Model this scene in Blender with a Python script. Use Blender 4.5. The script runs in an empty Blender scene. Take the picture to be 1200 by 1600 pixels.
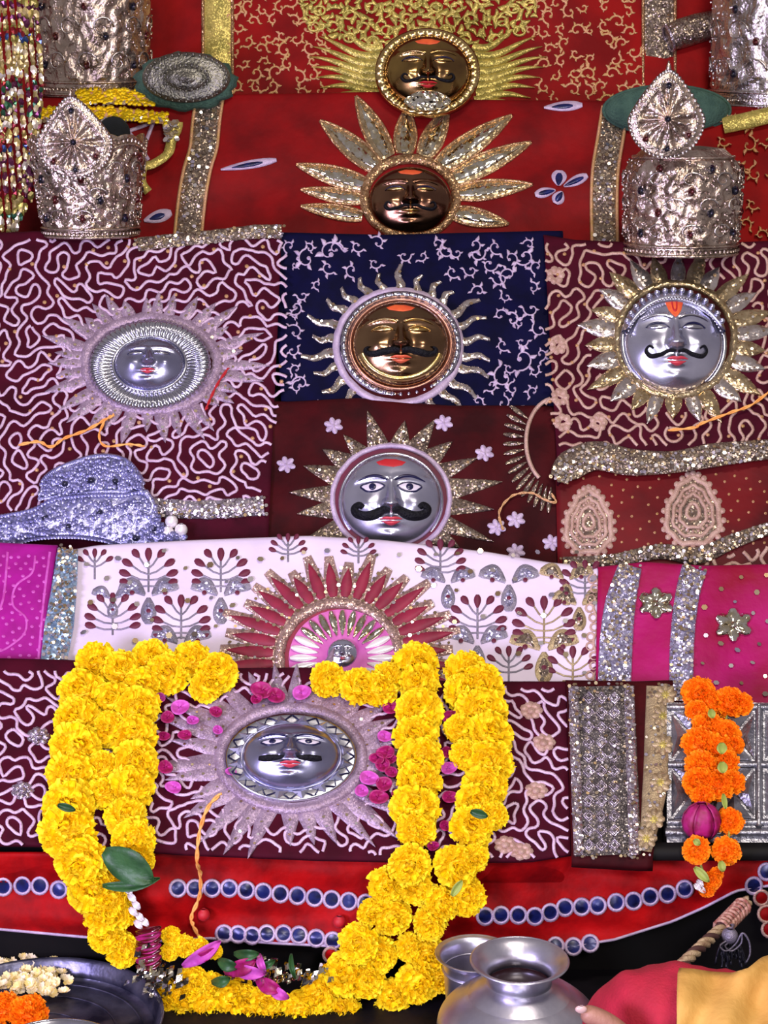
import bpy, math, random
import numpy as np
from mathutils import Vector, Matrix

# ------------------------------------------------------------------ camera, world, lights
scene = bpy.context.scene
COL = scene.collection
F = 3000.0
PITCH = math.radians(15)
CAM = Vector((0, -2.4, 1.325))
FWD = Vector((0, math.cos(PITCH), -math.sin(PITCH)))
UP = Vector((0, math.sin(PITCH), math.cos(PITCH)))
U = Vector((1, 0, 0))
cd = bpy.data.cameras.new('camera')
cd.sensor_fit = 'HORIZONTAL'
cd.sensor_width = 36
cd.lens = 36 * F / 1200
cam = bpy.data.objects.new('camera', cd)
cam.location = CAM
cam.rotation_euler = (math.radians(90) - PITCH, 0, 0)
COL.objects.link(cam)
scene.camera = cam
scene.view_settings.view_transform = 'Standard'
scene.view_settings.look = 'None'
scene.view_settings.gamma = 1
scene.view_settings.use_curve_mapping = False
scene.view_settings.exposure = 0.0

world = bpy.data.worlds.new('world')
scene.world = world
world.use_nodes = True
bg = world.node_tree.nodes['Background']
bg.inputs[0].default_value = (0.95, 0.85, 0.88, 1)
bg.inputs[1].default_value = 0.30


def area(name, loc, target, size, power, color, sizey=None):
    l = bpy.data.lights.new(name, 'AREA')
    l.energy = power
    l.color = color
    l.size = size
    if sizey:
        l.shape = 'RECTANGLE'
        l.size_y = sizey
    o = bpy.data.objects.new(name, l)
    o.location = loc
    o.rotation_euler = (Vector(target) - Vector(loc)).to_track_quat('-Z', 'Y').to_euler()
    COL.objects.link(o)
    return o


# shrine hall light: warm lamp overhead, violet-white one low left; front light is added
area('ceiling_lamp', (0.5, -1.3, 3.0), (0.1, 0.5, 0.8), 0.9, 40, (1.0, 0.88, 0.74), 0.3)
area('flood_lamp', (-1.4, -1.9, 0.9), (-0.35, 0.4, 0.45), 0.7, 62, (0.72, 0.62, 1.0), 0.4)
area('front_glint_light', (0.55, -2.7, 1.9), (0.1, 0.3, 0.5), 0.6, 38, (1.0, 0.93, 0.92), 0.35)  # added front light, gives the metals bright glints to reflect

area('low_lamp', (-0.25, -2.3, 0.55), (-0.05, 0.2, 0.5), 0.4, 16, (0.86, 0.84, 1.0), 0.3)

# ------------------------------------------------------------------ helpers


def lin(h):
    h = h.lstrip('#')
    r = []
    for i in (0, 2, 4):
        c = int(h[i:i + 2], 16) / 255
        r.append(c / 12.92 if c <= 0.04045 else ((c + 0.055) / 1.055) ** 2.4)
    return (*r, 1)


def mat(name, col, rough=0.7, metal=0.0, col2=None, vscale=40, bump=0.0, bscale=200, sheen=0.0,
        glitter=0.0, gscale=350, island=False, coat=0.0, sss=0.0, spec=0.5):
    """Principled material: noise-mixed colour, noise bump, optional sequin-like facets."""
    m = bpy.data.materials.new(name)
    m.use_nodes = True
    nt = m.node_tree
    N, L = nt.nodes, nt.links
    p = N['Principled BSDF']
    p.inputs['Roughness'].default_value = rough
    p.inputs['Metallic'].default_value = metal
    p.inputs['Specular IOR Level'].default_value = spec
    c1 = lin(col)
    p.inputs['Base Color'].default_value = c1
    if sheen:
        p.inputs['Sheen Weight'].default_value = sheen
        p.inputs['Sheen Tint'].default_value = c1
        p.inputs['Sheen Roughness'].default_value = 0.35
    if coat:
        p.inputs['Coat Weight'].default_value = coat
        p.inputs['Coat Roughness'].default_value = 0.15
    tc = N.new('ShaderNodeTexCoord')
    if col2:
        mx = N.new('ShaderNodeMix')
        mx.data_type = 'RGBA'
        mx.inputs[6].default_value = c1
        mx.inputs[7].default_value = lin(col2)
        if island:
            g = N.new('ShaderNodeNewGeometry')
            L.new(g.outputs['Random Per Island'], mx.inputs[0])
        else:
            n = N.new('ShaderNodeTexNoise')
            n.inputs['Scale'].default_value = vscale
            n.inputs['Detail'].default_value = 4
            cr = N.new('ShaderNodeMapRange')
            cr.inputs[1].default_value = 0.35
            cr.inputs[2].default_value = 0.65
            L.new(tc.outputs['Object'], n.inputs['Vector'])
            L.new(n.outputs['Fac'], cr.inputs[0])
            L.new(cr.outputs[0], mx.inputs[0])
        L.new(mx.outputs[2], p.inputs['Base Color'])
    nrm = None
    if glitter:
        v = N.new('ShaderNodeTexVoronoi')
        v.inputs['Scale'].default_value = gscale
        L.new(tc.outputs['Object'], v.inputs['Vector'])
        s = N.new('ShaderNodeVectorMath')
        s.operation = 'SUBTRACT'
        s.inputs[1].default_value = (0.5, 0.5, 0.5)
        L.new(v.outputs['Color'], s.inputs[0])
        sc = N.new('ShaderNodeVectorMath')
        sc.operation = 'SCALE'
        sc.inputs['Scale'].default_value = glitter
        L.new(s.outputs[0], sc.inputs[0])
        g = N.new('ShaderNodeNewGeometry')
        a = N.new('ShaderNodeVectorMath')
        a.operation = 'ADD'
        L.new(g.outputs['Normal'], a.inputs[0])
        L.new(sc.outputs[0], a.inputs[1])
        nn = N.new('ShaderNodeVectorMath')
        nn.operation = 'NORMALIZE'
        L.new(a.outputs[0], nn.inputs[0])
        nrm = nn.outputs[0]
    if bump:
        n = N.new('ShaderNodeTexNoise')
        n.inputs['Scale'].default_value = bscale
        n.inputs['Detail'].default_value = 3
        L.new(tc.outputs['Object'], n.inputs['Vector'])
        b = N.new('ShaderNodeBump')
        b.inputs['Strength'].default_value = bump
        b.inputs['Distance'].default_value = 0.004
        L.new(n.outputs['Fac'], b.inputs['Height'])
        if nrm:
            L.new(nrm, b.inputs['Normal'])
        nrm = b.outputs[0]
    if nrm:
        L.new(nrm, p.inputs['Normal'])
    return m


class MB:
    """mesh collector in world coordinates"""

    def __init__(s):
        s.v, s.f = [], []

    def add(s, vs, fs):
        k = len(s.v)
        s.v.extend(vs)
        s.f.extend([tuple(i + k for i in f) for f in fs])

    def grid(s, rows, closed=False):
        n = len(rows[0])
        vs = [p for r in rows for p in r]
        fs = []
        for j in range(len(rows) - 1):
            for i in range(n if closed else n - 1):
                a, b = j * n + i, j * n + (i + 1) % n
                fs.append((a, b, b + n, a + n))
        s.add(vs, fs)

    def box(s, c, hx, hy, hz, ax=None):
        ax = ax or (U, Vector((0, 1, 0)), Vector((0, 0, 1)))
        vs = [c + ax[0] * (hx * i) + ax[1] * (hy * j) + ax[2] * (hz * k) for i in (-1, 1) for j in (-1, 1) for k in (-1, 1)]
        s.add(vs, [(0, 1, 3, 2), (4, 6, 7, 5), (0, 4, 5, 1), (2, 3, 7, 6), (0, 2, 6, 4), (1, 5, 7, 3)])

    def tube(s, pts, r, sides=6, cap=True):
        n = len(pts)
        if n < 2:
            return
        rr = r if isinstance(r, (list, tuple)) else [r] * n
        up = None
        rows = []
        for i, p in enumerate(pts):
            t = (pts[min(i + 1, n - 1)] - pts[max(i - 1, 0)])
            if t.length < 1e-9:
                t = Vector((0, 0, 1))
            t.normalize()
            if up is None:
                up = t.orthogonal().normalized()
            up = (up - t * up.dot(t))
            if up.length < 1e-6:
                up = t.orthogonal()
            up.normalize()
            w = t.cross(up)
            rows.append([p + (up * math.cos(a) + w * math.sin(a)) * rr[i] for a in [2 * math.pi * k / sides for k in range(sides)]])
        k0 = len(s.v)
        s.grid(rows, True)
        if cap:
            s.f.append(tuple(range(k0 + sides - 1, k0 - 1, -1)))
            s.f.append(tuple(range(k0 + (n - 1) * sides, k0 + n * sides)))

    def ball(s, c, r, seg=6, rings=4, sc=(1, 1, 1), ax=None):
        ax = ax or (U, Vector((0, 1, 0)), Vector((0, 0, 1)))
        rows = []
        for j in range(1, rings):
            a = math.pi * j / rings
            rows.append([c + ax[0] * (r * sc[0] * math.sin(a) * math.cos(b)) + ax[1] * (r * sc[1] * math.sin(a) * math.sin(b)) + ax[2] * (r * sc[2] * math.cos(a)) for b in [2 * math.pi * i / seg for i in range(seg)]])
        k0 = len(s.v)
        s.grid(rows, True)
        t, b = len(s.v), len(s.v) + 1
        s.v += [c + ax[2] * (r * sc[2]), c - ax[2] * (r * sc[2])]
        last = k0 + (rings - 2) * seg
        for i in range(seg):
            s.f.append((t, k0 + (i + 1) % seg, k0 + i)[::-1])
            s.f.append((b, last + i, last + (i + 1) % seg)[::-1])

    def lathe(s, prof, o, ax, seg=48, close=True):
        """prof: (radius, height) pairs; ax: three axes"""
        s.grid([[o + (ax[0] * math.cos(a) + ax[1] * math.sin(a)) * r + ax[2] * h for a in [2 * math.pi * i / seg for i in range(seg)]] for r, h in prof], close)


def setp(o, label=None, cat=None, group=None, kind=None):
    if label:
        o['label'] = label
    if cat:
        o['category'] = cat
    if group:
        o['group'] = group
    if kind:
        o['kind'] = kind
    return o


def thing(name, label, cat, loc, group=None):
    o = bpy.data.objects.new(name, None)
    o.empty_display_size = 0.02
    o.location = loc
    COL.objects.link(o)
    o['wloc'] = list(loc)
    return setp(o, label, cat, group)


def wloc(o):
    p = Vector((0, 0, 0))
    while o is not None:
        p += Vector(o.location)
        o = o.parent
    return p


def obj(name, mb, m, parent=None, smooth=True, label=None, cat=None, group=None, kind=None, own=False, solid=0):
    if not mb.f:
        return None
    if parent is None or own:
        o0 = sum(mb.v, Vector()) / len(mb.v)
        if parent is None:
            o0.z = min(v.z for v in mb.v)
    else:
        o0 = wloc(parent)
    me = bpy.data.meshes.new(name)
    me.from_pydata([tuple(v - o0) for v in mb.v], [], mb.f)
    if smooth:
        me.polygons.foreach_set('use_smooth', [True] * len(me.polygons))
    me.materials.append(m)
    me.update()
    o = bpy.data.objects.new(name, me)
    COL.objects.link(o)
    if parent is not None:
        o.parent = parent
        o.location = o0 - wloc(parent)
    else:
        o.location = o0
    if solid:
        md = o.modifiers.new('thickness', 'SOLIDIFY')
        md.thickness = solid
        md.offset = -1
    return setp(o, label, cat, group, kind)


def inst(name, me, parent, pos, q, s, label=None, cat=None, group=None):
    o = bpy.data.objects.new(name, me)
    COL.objects.link(o)
    if parent is not None:
        o.parent = parent
        pos = pos - wloc(parent)
    o.location = pos
    o.rotation_mode = 'QUATERNION'
    o.rotation_quaternion = q
    o.scale = s if isinstance(s, (tuple, list)) else (s, s, s)
    return setp(o, label, cat, group)


# ---- tilted surfaces of the stepped altar.  P() finds the place on the slope, h metres above it.


def vray(px, py):
    return FWD + U * ((px - 600) / F) + UP * ((800 - py) / F)


class Surf:
    def __init__(s, py0, Y0, lean, wr=None):
        L = math.radians(lean)
        s.lean = lean
        s.N = Vector((0, -math.cos(L), math.sin(L)))
        s.V = Vector((0, math.sin(L), math.cos(L)))
        r = vray(600, py0)
        s.O = CAM + r * ((Y0 - CAM.y) / r.y)
        s.wr = wr or (lambda x, y: 0.0)

    def P(s, px, py, h=0.0):
        r = vray(px, py)
        hh = h + s.wr(px, py)
        t = ((s.O + s.N * hh) - CAM).dot(s.N) / r.dot(s.N)
        return CAM + r * t

    def Y(s, py):
        return s.P(600, py).y

    def su(s, px, py):
        return (s.P(px + 1, py) - s.P(px, py)).length


def wrinkle(a, l, seed):
    rr = random.Random(seed)
    k = [(rr.uniform(0, 6.28), rr.uniform(0.5, 1.6) / l, rr.uniform(0, 6.28)) for _ in range(6)]

    def f(x, y):
        return a * sum(math.sin((x * math.cos(d) + y * math.sin(d)) * w * 6.28 + p) for d, w, p in k) / 2.5
    return f


def pl(pts, t):
    """point on a polyline at fraction t of its run"""
    n = len(pts) - 1
    x0, x1 = pts[0][0], pts[-1][0]
    if abs(x1 - x0) > 1e-6 and all(pts[i + 1][0] > pts[i][0] for i in range(n)):
        x = x0 + (x1 - x0) * t
        for i in range(n):
            if x <= pts[i + 1][0] + 1e-9:
                k = (x - pts[i][0]) / (pts[i + 1][0] - pts[i][0])
                return (x, pts[i][1] + (pts[i + 1][1] - pts[i][1]) * k)
        return pts[-1]
    k = min(int(t * n), n - 1)
    u = t * n - k
    return tuple(pts[k][j] + (pts[k + 1][j] - pts[k][j]) * u for j in (0, 1))


def smoothpl(pts, m=6):
    """Catmull-Rom through the points"""
    out = []
    n = len(pts)
    for i in range(n - 1):
        p0, p1, p2, p3 = [pts[max(0, min(n - 1, i + d))] for d in (-1, 0, 1, 2)]
        for k in range(m):
            t = k / m
            out.append(tuple(0.5 * (2 * p1[j] + (p2[j] - p0[j]) * t + (2 * p0[j] - 5 * p1[j] + 4 * p2[j] - p3[j]) * t * t + (3 * p1[j] - p0[j] - 3 * p2[j] + p3[j]) * t ** 3) for j in range(len(p1))))
    out.append(tuple(pts[-1]))
    return out


def cloth(S, top, bot, m, name='cloth', parent=None, nu=60, nv=40, h=0.0, roll=0.012, tail=0.04, under=0.012, solid=0.003, own=False, label=None, cat=None, group=None, kind=None):
    b = MB()
    rows = []
    T = [pl(top, i / nu) for i in range(nu + 1)]
    B = [pl(bot, i / nu) for i in range(nu + 1)]
    if under:
        for k in (2, 1):
            a = k * math.pi / 4
            rows.append([S.P(x, y, h) + S.V * (-under * math.sin(a)) + S.N * (-under * (1 - math.cos(a))) for x, y in B])
    for j in range(nv + 1):
        v = j / nv
        rows.append([S.P(B[i][0] + (T[i][0] - B[i][0]) * v, B[i][1] + (T[i][1] - B[i][1]) * v, h) for i in range(nu + 1)])
    if roll:
        for k in range(1, 7):
            a = k * math.pi / 6
            rows.append([S.P(x, y, h) + S.V * (roll * math.sin(a)) + S.N * (roll * (math.cos(a) - 1)) for x, y in T])
        rows.append([S.P(x, y, h) - S.V * tail - S.N * (2 * roll) for x, y in T])
    b.grid(rows)
    return obj(name, b, m, parent, label=label, cat=cat, group=group, kind=kind, solid=solid, own=own)


def strip(b, S, pts, w, h0, h1, flat=False, closed=False):
    """raised band (flat) or cord (ridge) along pixel points; w = half width(s)"""
    n = len(pts)
    ww = w if isinstance(w, (list, tuple)) else [w] * n
    rows = []
    for i, p in enumerate(pts):
        if closed:
            a, c = pts[(i - 1) % n], pts[(i + 1) % n]
        else:
            a, c = pts[max(i - 1, 0)], pts[min(i + 1, n - 1)]
        dx, dy = c[0] - a[0], c[1] - a[1]
        l = math.hypot(dx, dy) or 1
        nx, ny = -dy / l, dx / l
        W = ww[i]
        if flat:
            cs = [(-1, h0), (-0.88, h1), (0.88, h1), (1, h0)]
        else:
            cs = [(-1, h0), (-0.45, h0 + (h1 - h0) * 0.8), (0.45, h0 + (h1 - h0) * 0.8), (1, h0)] if W > 2.2 else [(-1, h0), (0, h1), (1, h0)]
        rows.append([S.P(p[0] + nx * W * k, p[1] + ny * W * k, h) for k, h in cs])
    m = max(len(r) for r in rows)
    rows = [r if len(r) == m else [r[0], r[1], r[1], r[2]] for r in rows]
    if closed:
        rows.append(rows[0])
    b.grid(rows)


def leaf(b, S, base, tip, w, h0=0.0005, h1=0.003, shape='spear', n=8, bend=0.0, wav=0.0, blunt=0.0):
    bx, by = base
    tx, ty = tip
    dx, dy = tx - bx, ty - by
    l = math.hypot(dx, dy) or 1
    nx, ny = -dy / l, dx / l
    rows = []
    for i in range(n + 1):
        t = i / n
        if shape == 'spear':
            k = math.sin(math.pi * min(1, (0.12 + 0.88 * t)) ** 0.8) ** 0.8 if t < 1 else 0.02
        elif shape == 'spike':
            k = (1 - t) ** 0.8 + 0.02
        elif shape == 'petal':
            k = math.sin(math.pi * (0.06 + 0.88 * t) ** 1.3) ** 0.6
        else:
            k = 1 - 0.6 * t
        off = bend * math.sin(math.pi * t) + wav * math.sin(2 * math.pi * t * 1.2)
        cx, cy = bx + dx * t + nx * off, by + dy * t + ny * off
        W = max(w * k, 0.3)
        rows.append([S.P(cx - nx * W, cy - ny * W, h0), S.P(cx - nx * W * .8, cy - ny * W * .8, h0 + (h1 - h0) * .55), S.P(cx, cy, h1), S.P(cx + nx * W * .8, cy + ny * W * .8, h0 + (h1 - h0) * .55), S.P(cx + nx * W, cy + ny * W, h0)])
    b.grid(rows)


def ell(cx, cy, rx, ry, a):
    return (cx + rx * math.cos(a), cy - ry * math.sin(a))


def ring(b, S, cx, cy, rx, ry, w, h0, h1, n=64, flat=False, jit=0):
    strip(b, S, [ell(cx, cy, rx + random.uniform(-jit, jit), ry + random.uniform(-jit, jit), 2 * math.pi * i / n) for i in range(n)], w, h0, h1, flat, True)


def disc(b, S, cx, cy, rx, ry, h0, h1, n=12, rings=2):
    rows = []
    for j in range(rings + 1):
        k = 1 - j / rings * 0.999
        rows.append([S.P(*ell(cx, cy, rx * k, ry * k, 2 * math.pi * i / n), h0 + (h1 - h0) * math.sqrt(max(0, 1 - k * k))) for i in range(n)])
    b.grid(rows, True)


def poly(b, S, pts, h0, h1, inset=0.9, rows_=3):
    cx = sum(p[0] for p in pts) / len(pts)
    cy = sum(p[1] for p in pts) / len(pts)
    rows = [[S.P(x, y, h0) for x, y in pts]]
    for k in [inset * (1 - j / rows_) + 0.001 for j in range(rows_ + 1)]:
        rows.append([S.P(cx + (x - cx) * k, cy + (y - cy) * k, h1) for x, y in pts])
    b.grid(rows, True)


def inpoly(x, y, poly_):
    r = False
    n = len(poly_)
    for i in range(n):
        x1, y1 = poly_[i]
        x2, y2 = poly_[(i + 1) % n]
        if (y1 > y) != (y2 > y) and x < (x2 - x1) * (y - y1) / (y2 - y1) + x1:
            r = not r
    return r


def scatter(bb, d, test, seed=1, tries=6000):
    """dart throwing in pixel box bb with spacing d"""
    rr = random.Random(seed)
    out = []
    cell = {}
    for _ in range(tries):
        x, y = rr.uniform(bb[0], bb[2]), rr.uniform(bb[1], bb[3])
        if not test(x, y):
            continue
        k = (int(x // d), int(y // d))
        ok = True
        for i in (-1, 0, 1):
            for j in (-1, 0, 1):
                for q in cell.get((k[0] + i, k[1] + j), ()):
                    if (q[0] - x) ** 2 + (q[1] - y) ** 2 < d * d:
                        ok = False
        if ok:
            out.append((x, y))
            cell.setdefault(k, []).append((x, y))
    return out


def sequins(b, S, pts, r, h, tilt=0.35, seed=3):
    """small tilted hexagonal spangles"""
    rr = random.Random(seed)
    for x, y in pts:
        c = S.P(x, y, h)
        n = (S.N + Vector((rr.uniform(-tilt, tilt), rr.uniform(-tilt, tilt), rr.uniform(-tilt, tilt)))).normalized()
        a = n.cross(S.V).normalized()
        v = n.cross(a)
        R = r * S.su(x, y) * rr.uniform(0.75, 1.25)
        b.add([c + (a * math.cos(q) + v * math.sin(q)) * R for q in [k * math.pi / 3 for k in range(6)]], [tuple(range(6))])


def meander(b, S, bb, test, lam, w, h0, h1, seed, step=4.0):
    """couched cord wandering like vermicelli: level lines of a one-wavelength random field"""
    rr = np.random.RandomState(seed)
    nx, ny = int((bb[2] - bb[0]) / step) + 1, int((bb[3] - bb[1]) / step) + 1
    X = bb[0] + np.arange(nx) * step
    Yv = bb[1] + np.arange(ny) * step
    gx, gy = np.meshgrid(X, Yv)
    wx = gx + 14 * np.sin(gy / 37.0 + seed) + 3.4 * np.sin(gy / 5.2 + np.sin(gx / 31.0) * 3)
    wy = gy + 14 * np.sin(gx / 41.0 + 2 * seed) + 3.4 * np.sin(gx / 5.6 + np.sin(gy / 27.0) * 3)
    f = np.zeros_like(gx)
    for i in range(28):
        a = rr.uniform(0, 2 * np.pi)
        k = 2 * np.pi / (lam * rr.uniform(0.88, 1.12))
        f += np.cos(k * (wx * np.cos(a) + wy * np.sin(a)) + rr.uniform(0, 2 * np.pi))
    inside = [[test(X[i], Yv[j]) for i in range(nx)] for j in range(ny)]
    link, pos = {}, {}

    def cross(i0, j0, i1, j1):
        a, c = f[j0, i0], f[j1, i1]
        t = a / (a - c)
        k = (i0, j0, i1, j1)
        pos[k] = (X[i0] + (X[i1] - X[i0]) * t, Yv[j0] + (Yv[j1] - Yv[j0]) * t)
        return k
    for j in range(ny - 1):
        for i in range(nx - 1):
            if not (inside[j][i] and inside[j + 1][i] and inside[j][i + 1] and inside[j + 1][i + 1]):
                continue
            s00, s10, s11, s01 = f[j, i] > 0, f[j, i + 1] > 0, f[j + 1, i + 1] > 0, f[j + 1, i] > 0
            e = []
            if s00 != s10:
                e.append(cross(i, j, i + 1, j))
            if s10 != s11:
                e.append(cross(i + 1, j, i + 1, j + 1))
            if s01 != s11:
                e.append(cross(i, j + 1, i + 1, j + 1))
            if s00 != s01:
                e.append(cross(i, j, i, j + 1))
            for q in range(0, len(e) - 1, 2):
                link.setdefault(e[q], []).append(e[q + 1])
                link.setdefault(e[q + 1], []).append(e[q])
    seen = set()
    for start in sorted(link, key=lambda k: len(link[k])):
        if start in seen:
            continue
        path = [start]
        seen.add(start)
        cur = start
        while True:
            nxt = [k for k in link[cur] if k not in seen]
            if not nxt:
                break
            cur = nxt[0]
            seen.add(cur)
            path.append(cur)
        if len(path) < 6:
            continue
        pts = [pos[k] for k in path]
        if len(path) > 8 and start in link[path[-1]]:
            pts.append(pts[0])
        # smooth and thin
        q = [pts[0]] + [((pts[i - 1][0] + 2 * pts[i][0] + pts[i + 1][0]) / 4, (pts[i - 1][1] + 2 * pts[i][1] + pts[i + 1][1]) / 4) for i in range(1, len(pts) - 1)] + [pts[-1]]
        o = [q[0]]
        for p in q[1:]:
            if math.hypot(p[0] - o[-1][0], p[1] - o[-1][1]) > step * 0.7:
                o.append(p)
        if len(o) > 3:
            strip(b, S, o, w, h0, h1)
    return f, X, Yv, inside


def vines(b, S, pts, size, seed, lw=1.6, h=0.003):
    """scrolling stems with small leaves around each seed point"""
    rr = random.Random(seed)
    for x, y in pts:
        a0 = rr.uniform(0, 6.28)
        sg = rr.choice((-1, 1))
        R = size * rr.uniform(0.7, 1.15)
        sp = []
        for i in range(17):
            t = i / 16
            a = a0 + sg * t * 5.2
            r = R * (1 - t * 0.82)
            sp.append((x + r * math.cos(a) * 0.8, y + r * math.sin(a) * 0.8))
        strip(b, S, sp, [lw * (1 - 0.3 * i / 16) for i in range(17)], 0.0004, h)
        for i in (0, 3, 6, 10):
            t = i / 16
            a = a0 + sg * t * 5.2 + rr.uniform(-.3, .3)
            L = R * rr.uniform(0.35, 0.6)
            leaf(b, S, sp[i], (sp[i][0] + L * math.cos(a), sp[i][1] + L * math.sin(a)), L * 0.3, 0.0004, h, 'spear', 5, bend=L * .15)
        disc(b, S, sp[-1][0], sp[-1][1], R * .16, R * .16, 0.0004, h, 7, 1)

# ------------------------------------------------------------------ materials
M = {}
M['red'] = mat('red_velvet', '#80060a', 0.65, 0, '#620508', 14, 0.3, 50, 0.1, spec=.15)
M['redback'] = mat('red_silk', '#8c0a0a', 0.65, 0, '#6c0608', 12, 0.2, 60, 0.05, spec=.12)
M['redsatin'] = mat('red_satin', '#a8070a', 0.6, 0, '#760408', 22, 0.7, 38, 0.0, spec=.1)
M['maroon'] = mat('maroon_velvet', '#42051a', 0.75, 0, '#340414', 25, 0.15, 80, 0.05, spec=.1)
M['maroon2'] = mat('dark_maroon_velvet', '#3e040a', 0.7, 0, '#2a0307', 18, 0.25, 50, 0.08, spec=.12)
M['paisred'] = mat('crimson_dotted_velvet', '#66060f', 0.6, 0, '#46040b', 10, 0.25, 40, 0.2, spec=.2)
M['navy'] = mat('navy_velvet', '#06062e', 0.75, 0, '#040420', 25, 0.15, 80, 0.05, spec=.1)
M['white'] = mat('white_silk', '#dccfe2', 0.55, 0, '#cfc0d8', 12, 0.15, 60)
M['pink'] = mat('pink_silk', '#a01286', 0.6, 0, '#860c6c', 20, 0.2, 60, 0.1, spec=.2)
M['magenta'] = mat('magenta_gauze', '#a40860', 0.55, 0, '#86052c', 9, 0.4, 50, 0.1, spec=.2)
M['cord'] = mat('lilac_cord', '#dac0d6', 0.45, 0.1, '#c6a6c0', 60, 0.5, 500)
M['cordwarm'] = mat('beige_cord', '#c9a89a', 0.45, 0.2, '#b08d7e', 60, 0.5, 500)
M['goldthread'] = mat('gold_thread', '#cda468', 0.4, 0.4, '#dba880', 60, 0.6, 500)
M['olivegold'] = mat('olive_gold_zari', '#cdb964', 0.36, 0.5, '#a0944a', 60, 0, 0, 0, 0.5, 500)
M['goldglit'] = mat('gold_sequins', '#cda77c', 0.28, 0.75, '#a07c58', 70, 0, 0, 0, 0.9, 420)
M['silverglit'] = mat('silver_sequins', '#cbc2cf', 0.25, 0.85, '#a79aa4', 70, 0, 0, 0, 0.95, 420)
M['brassglit'] = mat('antique_sequins', '#a0907c', 0.28, 0.8, '#7d6d66', 70, 0, 0, 0, 0.95, 420)
M['sequin'] = mat('loose_spangles', '#e8dcd8', 0.2, 0.9, '#c9a877', 1, island=True)
M['grayray'] = mat('grey_zari', '#a892a6', 0.45, 0.4, '#8a7488', 50, 0, 0, 0, 0.5, 600)
M['silverray'] = mat('silver_foil_ray', '#cfc6c4', 0.22, 0.9, '#b8aaa0', 60, 0, 0, 0, 0.35, 260)
M['goldray'] = mat('gold_foil_ray', '#c4b08c', 0.25, 0.85, '#a08a66', 60, 0, 0, 0, 0.45, 260)
M['mirror'] = mat('mirror_foil', '#e6e4dc', 0.12, 1, '#c8b890', 90, 0, 0, 0, 0.45, 160)
M['steel'] = mat('polished_steel', '#cacad6', 0.2, 1, '#b0b0be', 20, 0.08, 30)
M['potsteel'] = mat('worn_pot_steel', '#d2d0dc', 0.34, 0.95, '#b6b4c4', 25, 0.12, 50)
M['bluesilver'] = mat('icy_blue_sequins', '#b4d0e8', 0.25, 0.7, '#8aa8c8', 70, 0, 0, 0, 0.95, 300)
M['pinkglit'] = mat('rose_gold_sequins', '#cfb0a4', 0.3, 0.65, '#a88a80', 70, 0, 0, 0, 0.8, 480)
M['greyglit'] = mat('smoky_sequins', '#7c7574', 0.3, 0.8, '#5c5654', 70, 0, 0, 0, 0.8, 600)
M['lavsilver'] = mat('lavender_silver_sequins', '#c8c4e4', 0.25, 0.75, '#9e9abc', 70, 0, 0, 0, 0.95, 380)
M['steelface'] = mat('silver_face', '#c8c8dc', 0.24, 0.92, '#aeaec6', 16, 0.06, 60)
M['dkface'] = mat('dull_silver_face', '#a4a4c0', 0.26, 0.92, '#8a8aa8', 16, 0.08, 60)
M['silver'] = mat('embossed_silver', '#d8d0cc', 0.22, 0.95, '#b0a7a1', 30, 0.5, 170)
M['silver2'] = mat('warm_embossed_silver', '#cfbcae', 0.26, 0.95, '#a08e80', 30, 0.6, 150)
M['silverblue'] = mat('bright_jewelled_silver', '#b8b8e0', 0.28, 0.7, '#9696c4', 30, 0.4, 200)
M['silverdark'] = mat('grey_repousse_silver', '#a4a4ae', 0.34, 0.9, '#84848e', 30, 0.4, 170)
M['brassface'] = mat('brass_face', '#9a7a5c', 0.2, 1, '#70543e', 10, 0.08, 50)
M['goldface'] = mat('gold_face', '#a8884e', 0.17, 1, '#74583a', 12, 0.06, 50)
M['bronze'] = mat('bronze_face', '#8c6850', 0.2, 1, '#68483a', 12, 0.08, 60)
M['goldrim'] = mat('gold_rim', '#ceb27c', 0.22, 1, '#a8884e', 20, 0.1, 90)
M['copper'] = mat('copper_foil', '#b08878', 0.28, 0.85, '#9a6a58', 30, 0.2, 90)
M['black'] = mat('black_paint', '#0b0b12', 0.35, 0)
M['blackwool'] = mat('black_moustache', '#07070c', 0.6, 0, '#101018', 60, 0.8, 300, spec=.2)
M['eyewhite'] = mat('eye_enamel', '#cfc6d2', 0.3, 0)
M['iris'] = mat('eye_iris', '#16163a', 0.2, 0)
M['orange'] = mat('orange_tilak_paste', '#e0622c', 0.6, 0, '#c2401c', 40)
M['redpaste'] = mat('red_kumkum', '#b01420', 0.6, 0)
M['lips'] = mat('lip_paint', '#c23a4a', 0.35, 0.1)
M['lipsorange'] = mat('copper_lip_paint', '#e06848', 0.35, 0.3)
M['blue'] = mat('dark_blue_mirror', '#0c0e30', 0.3, 0.2, '#1a2466', 60)
M['lilacring'] = mat('lilac_thread', '#c9b6cf', 0.5, 0.2, '#b09cb8', 60, 0.4, 500)
M['dkpetal'] = mat('maroon_thread', '#5e1230', 0.6, 0)
M['beam'] = mat('wine_red_beam', '#8c1838', 0.6, 0, '#75122e', 40)
M['greythread'] = mat('grey_thread', '#8f8798', 0.45, 0.4, '#75707f', 60, 0.4, 400)
M['antique'] = mat('antique_gold_thread', '#b3a07c', 0.4, 0.5, '#978365', 60, 0.4, 400)
M['yellow'] = mat('yellow_marigold', '#ffd400', 0.6, 0, '#ffe82c', 1, island=True, spec=0.25)
M['yellowcore'] = mat('yellow_marigold_heart', '#eeb400', 0.8, 0)
M['orangefl'] = mat('orange_marigold', '#ff7a08', 0.6, 0, '#ff980c', 1, island=True, spec=0.25)
M['rose'] = mat('rose_petal', '#a8126c', 0.55, 0, '#82083e', 90)
M['rosepink'] = mat('pale_rose_petal', '#c456b4', 0.55, 0, '#b03694', 90)
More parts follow.
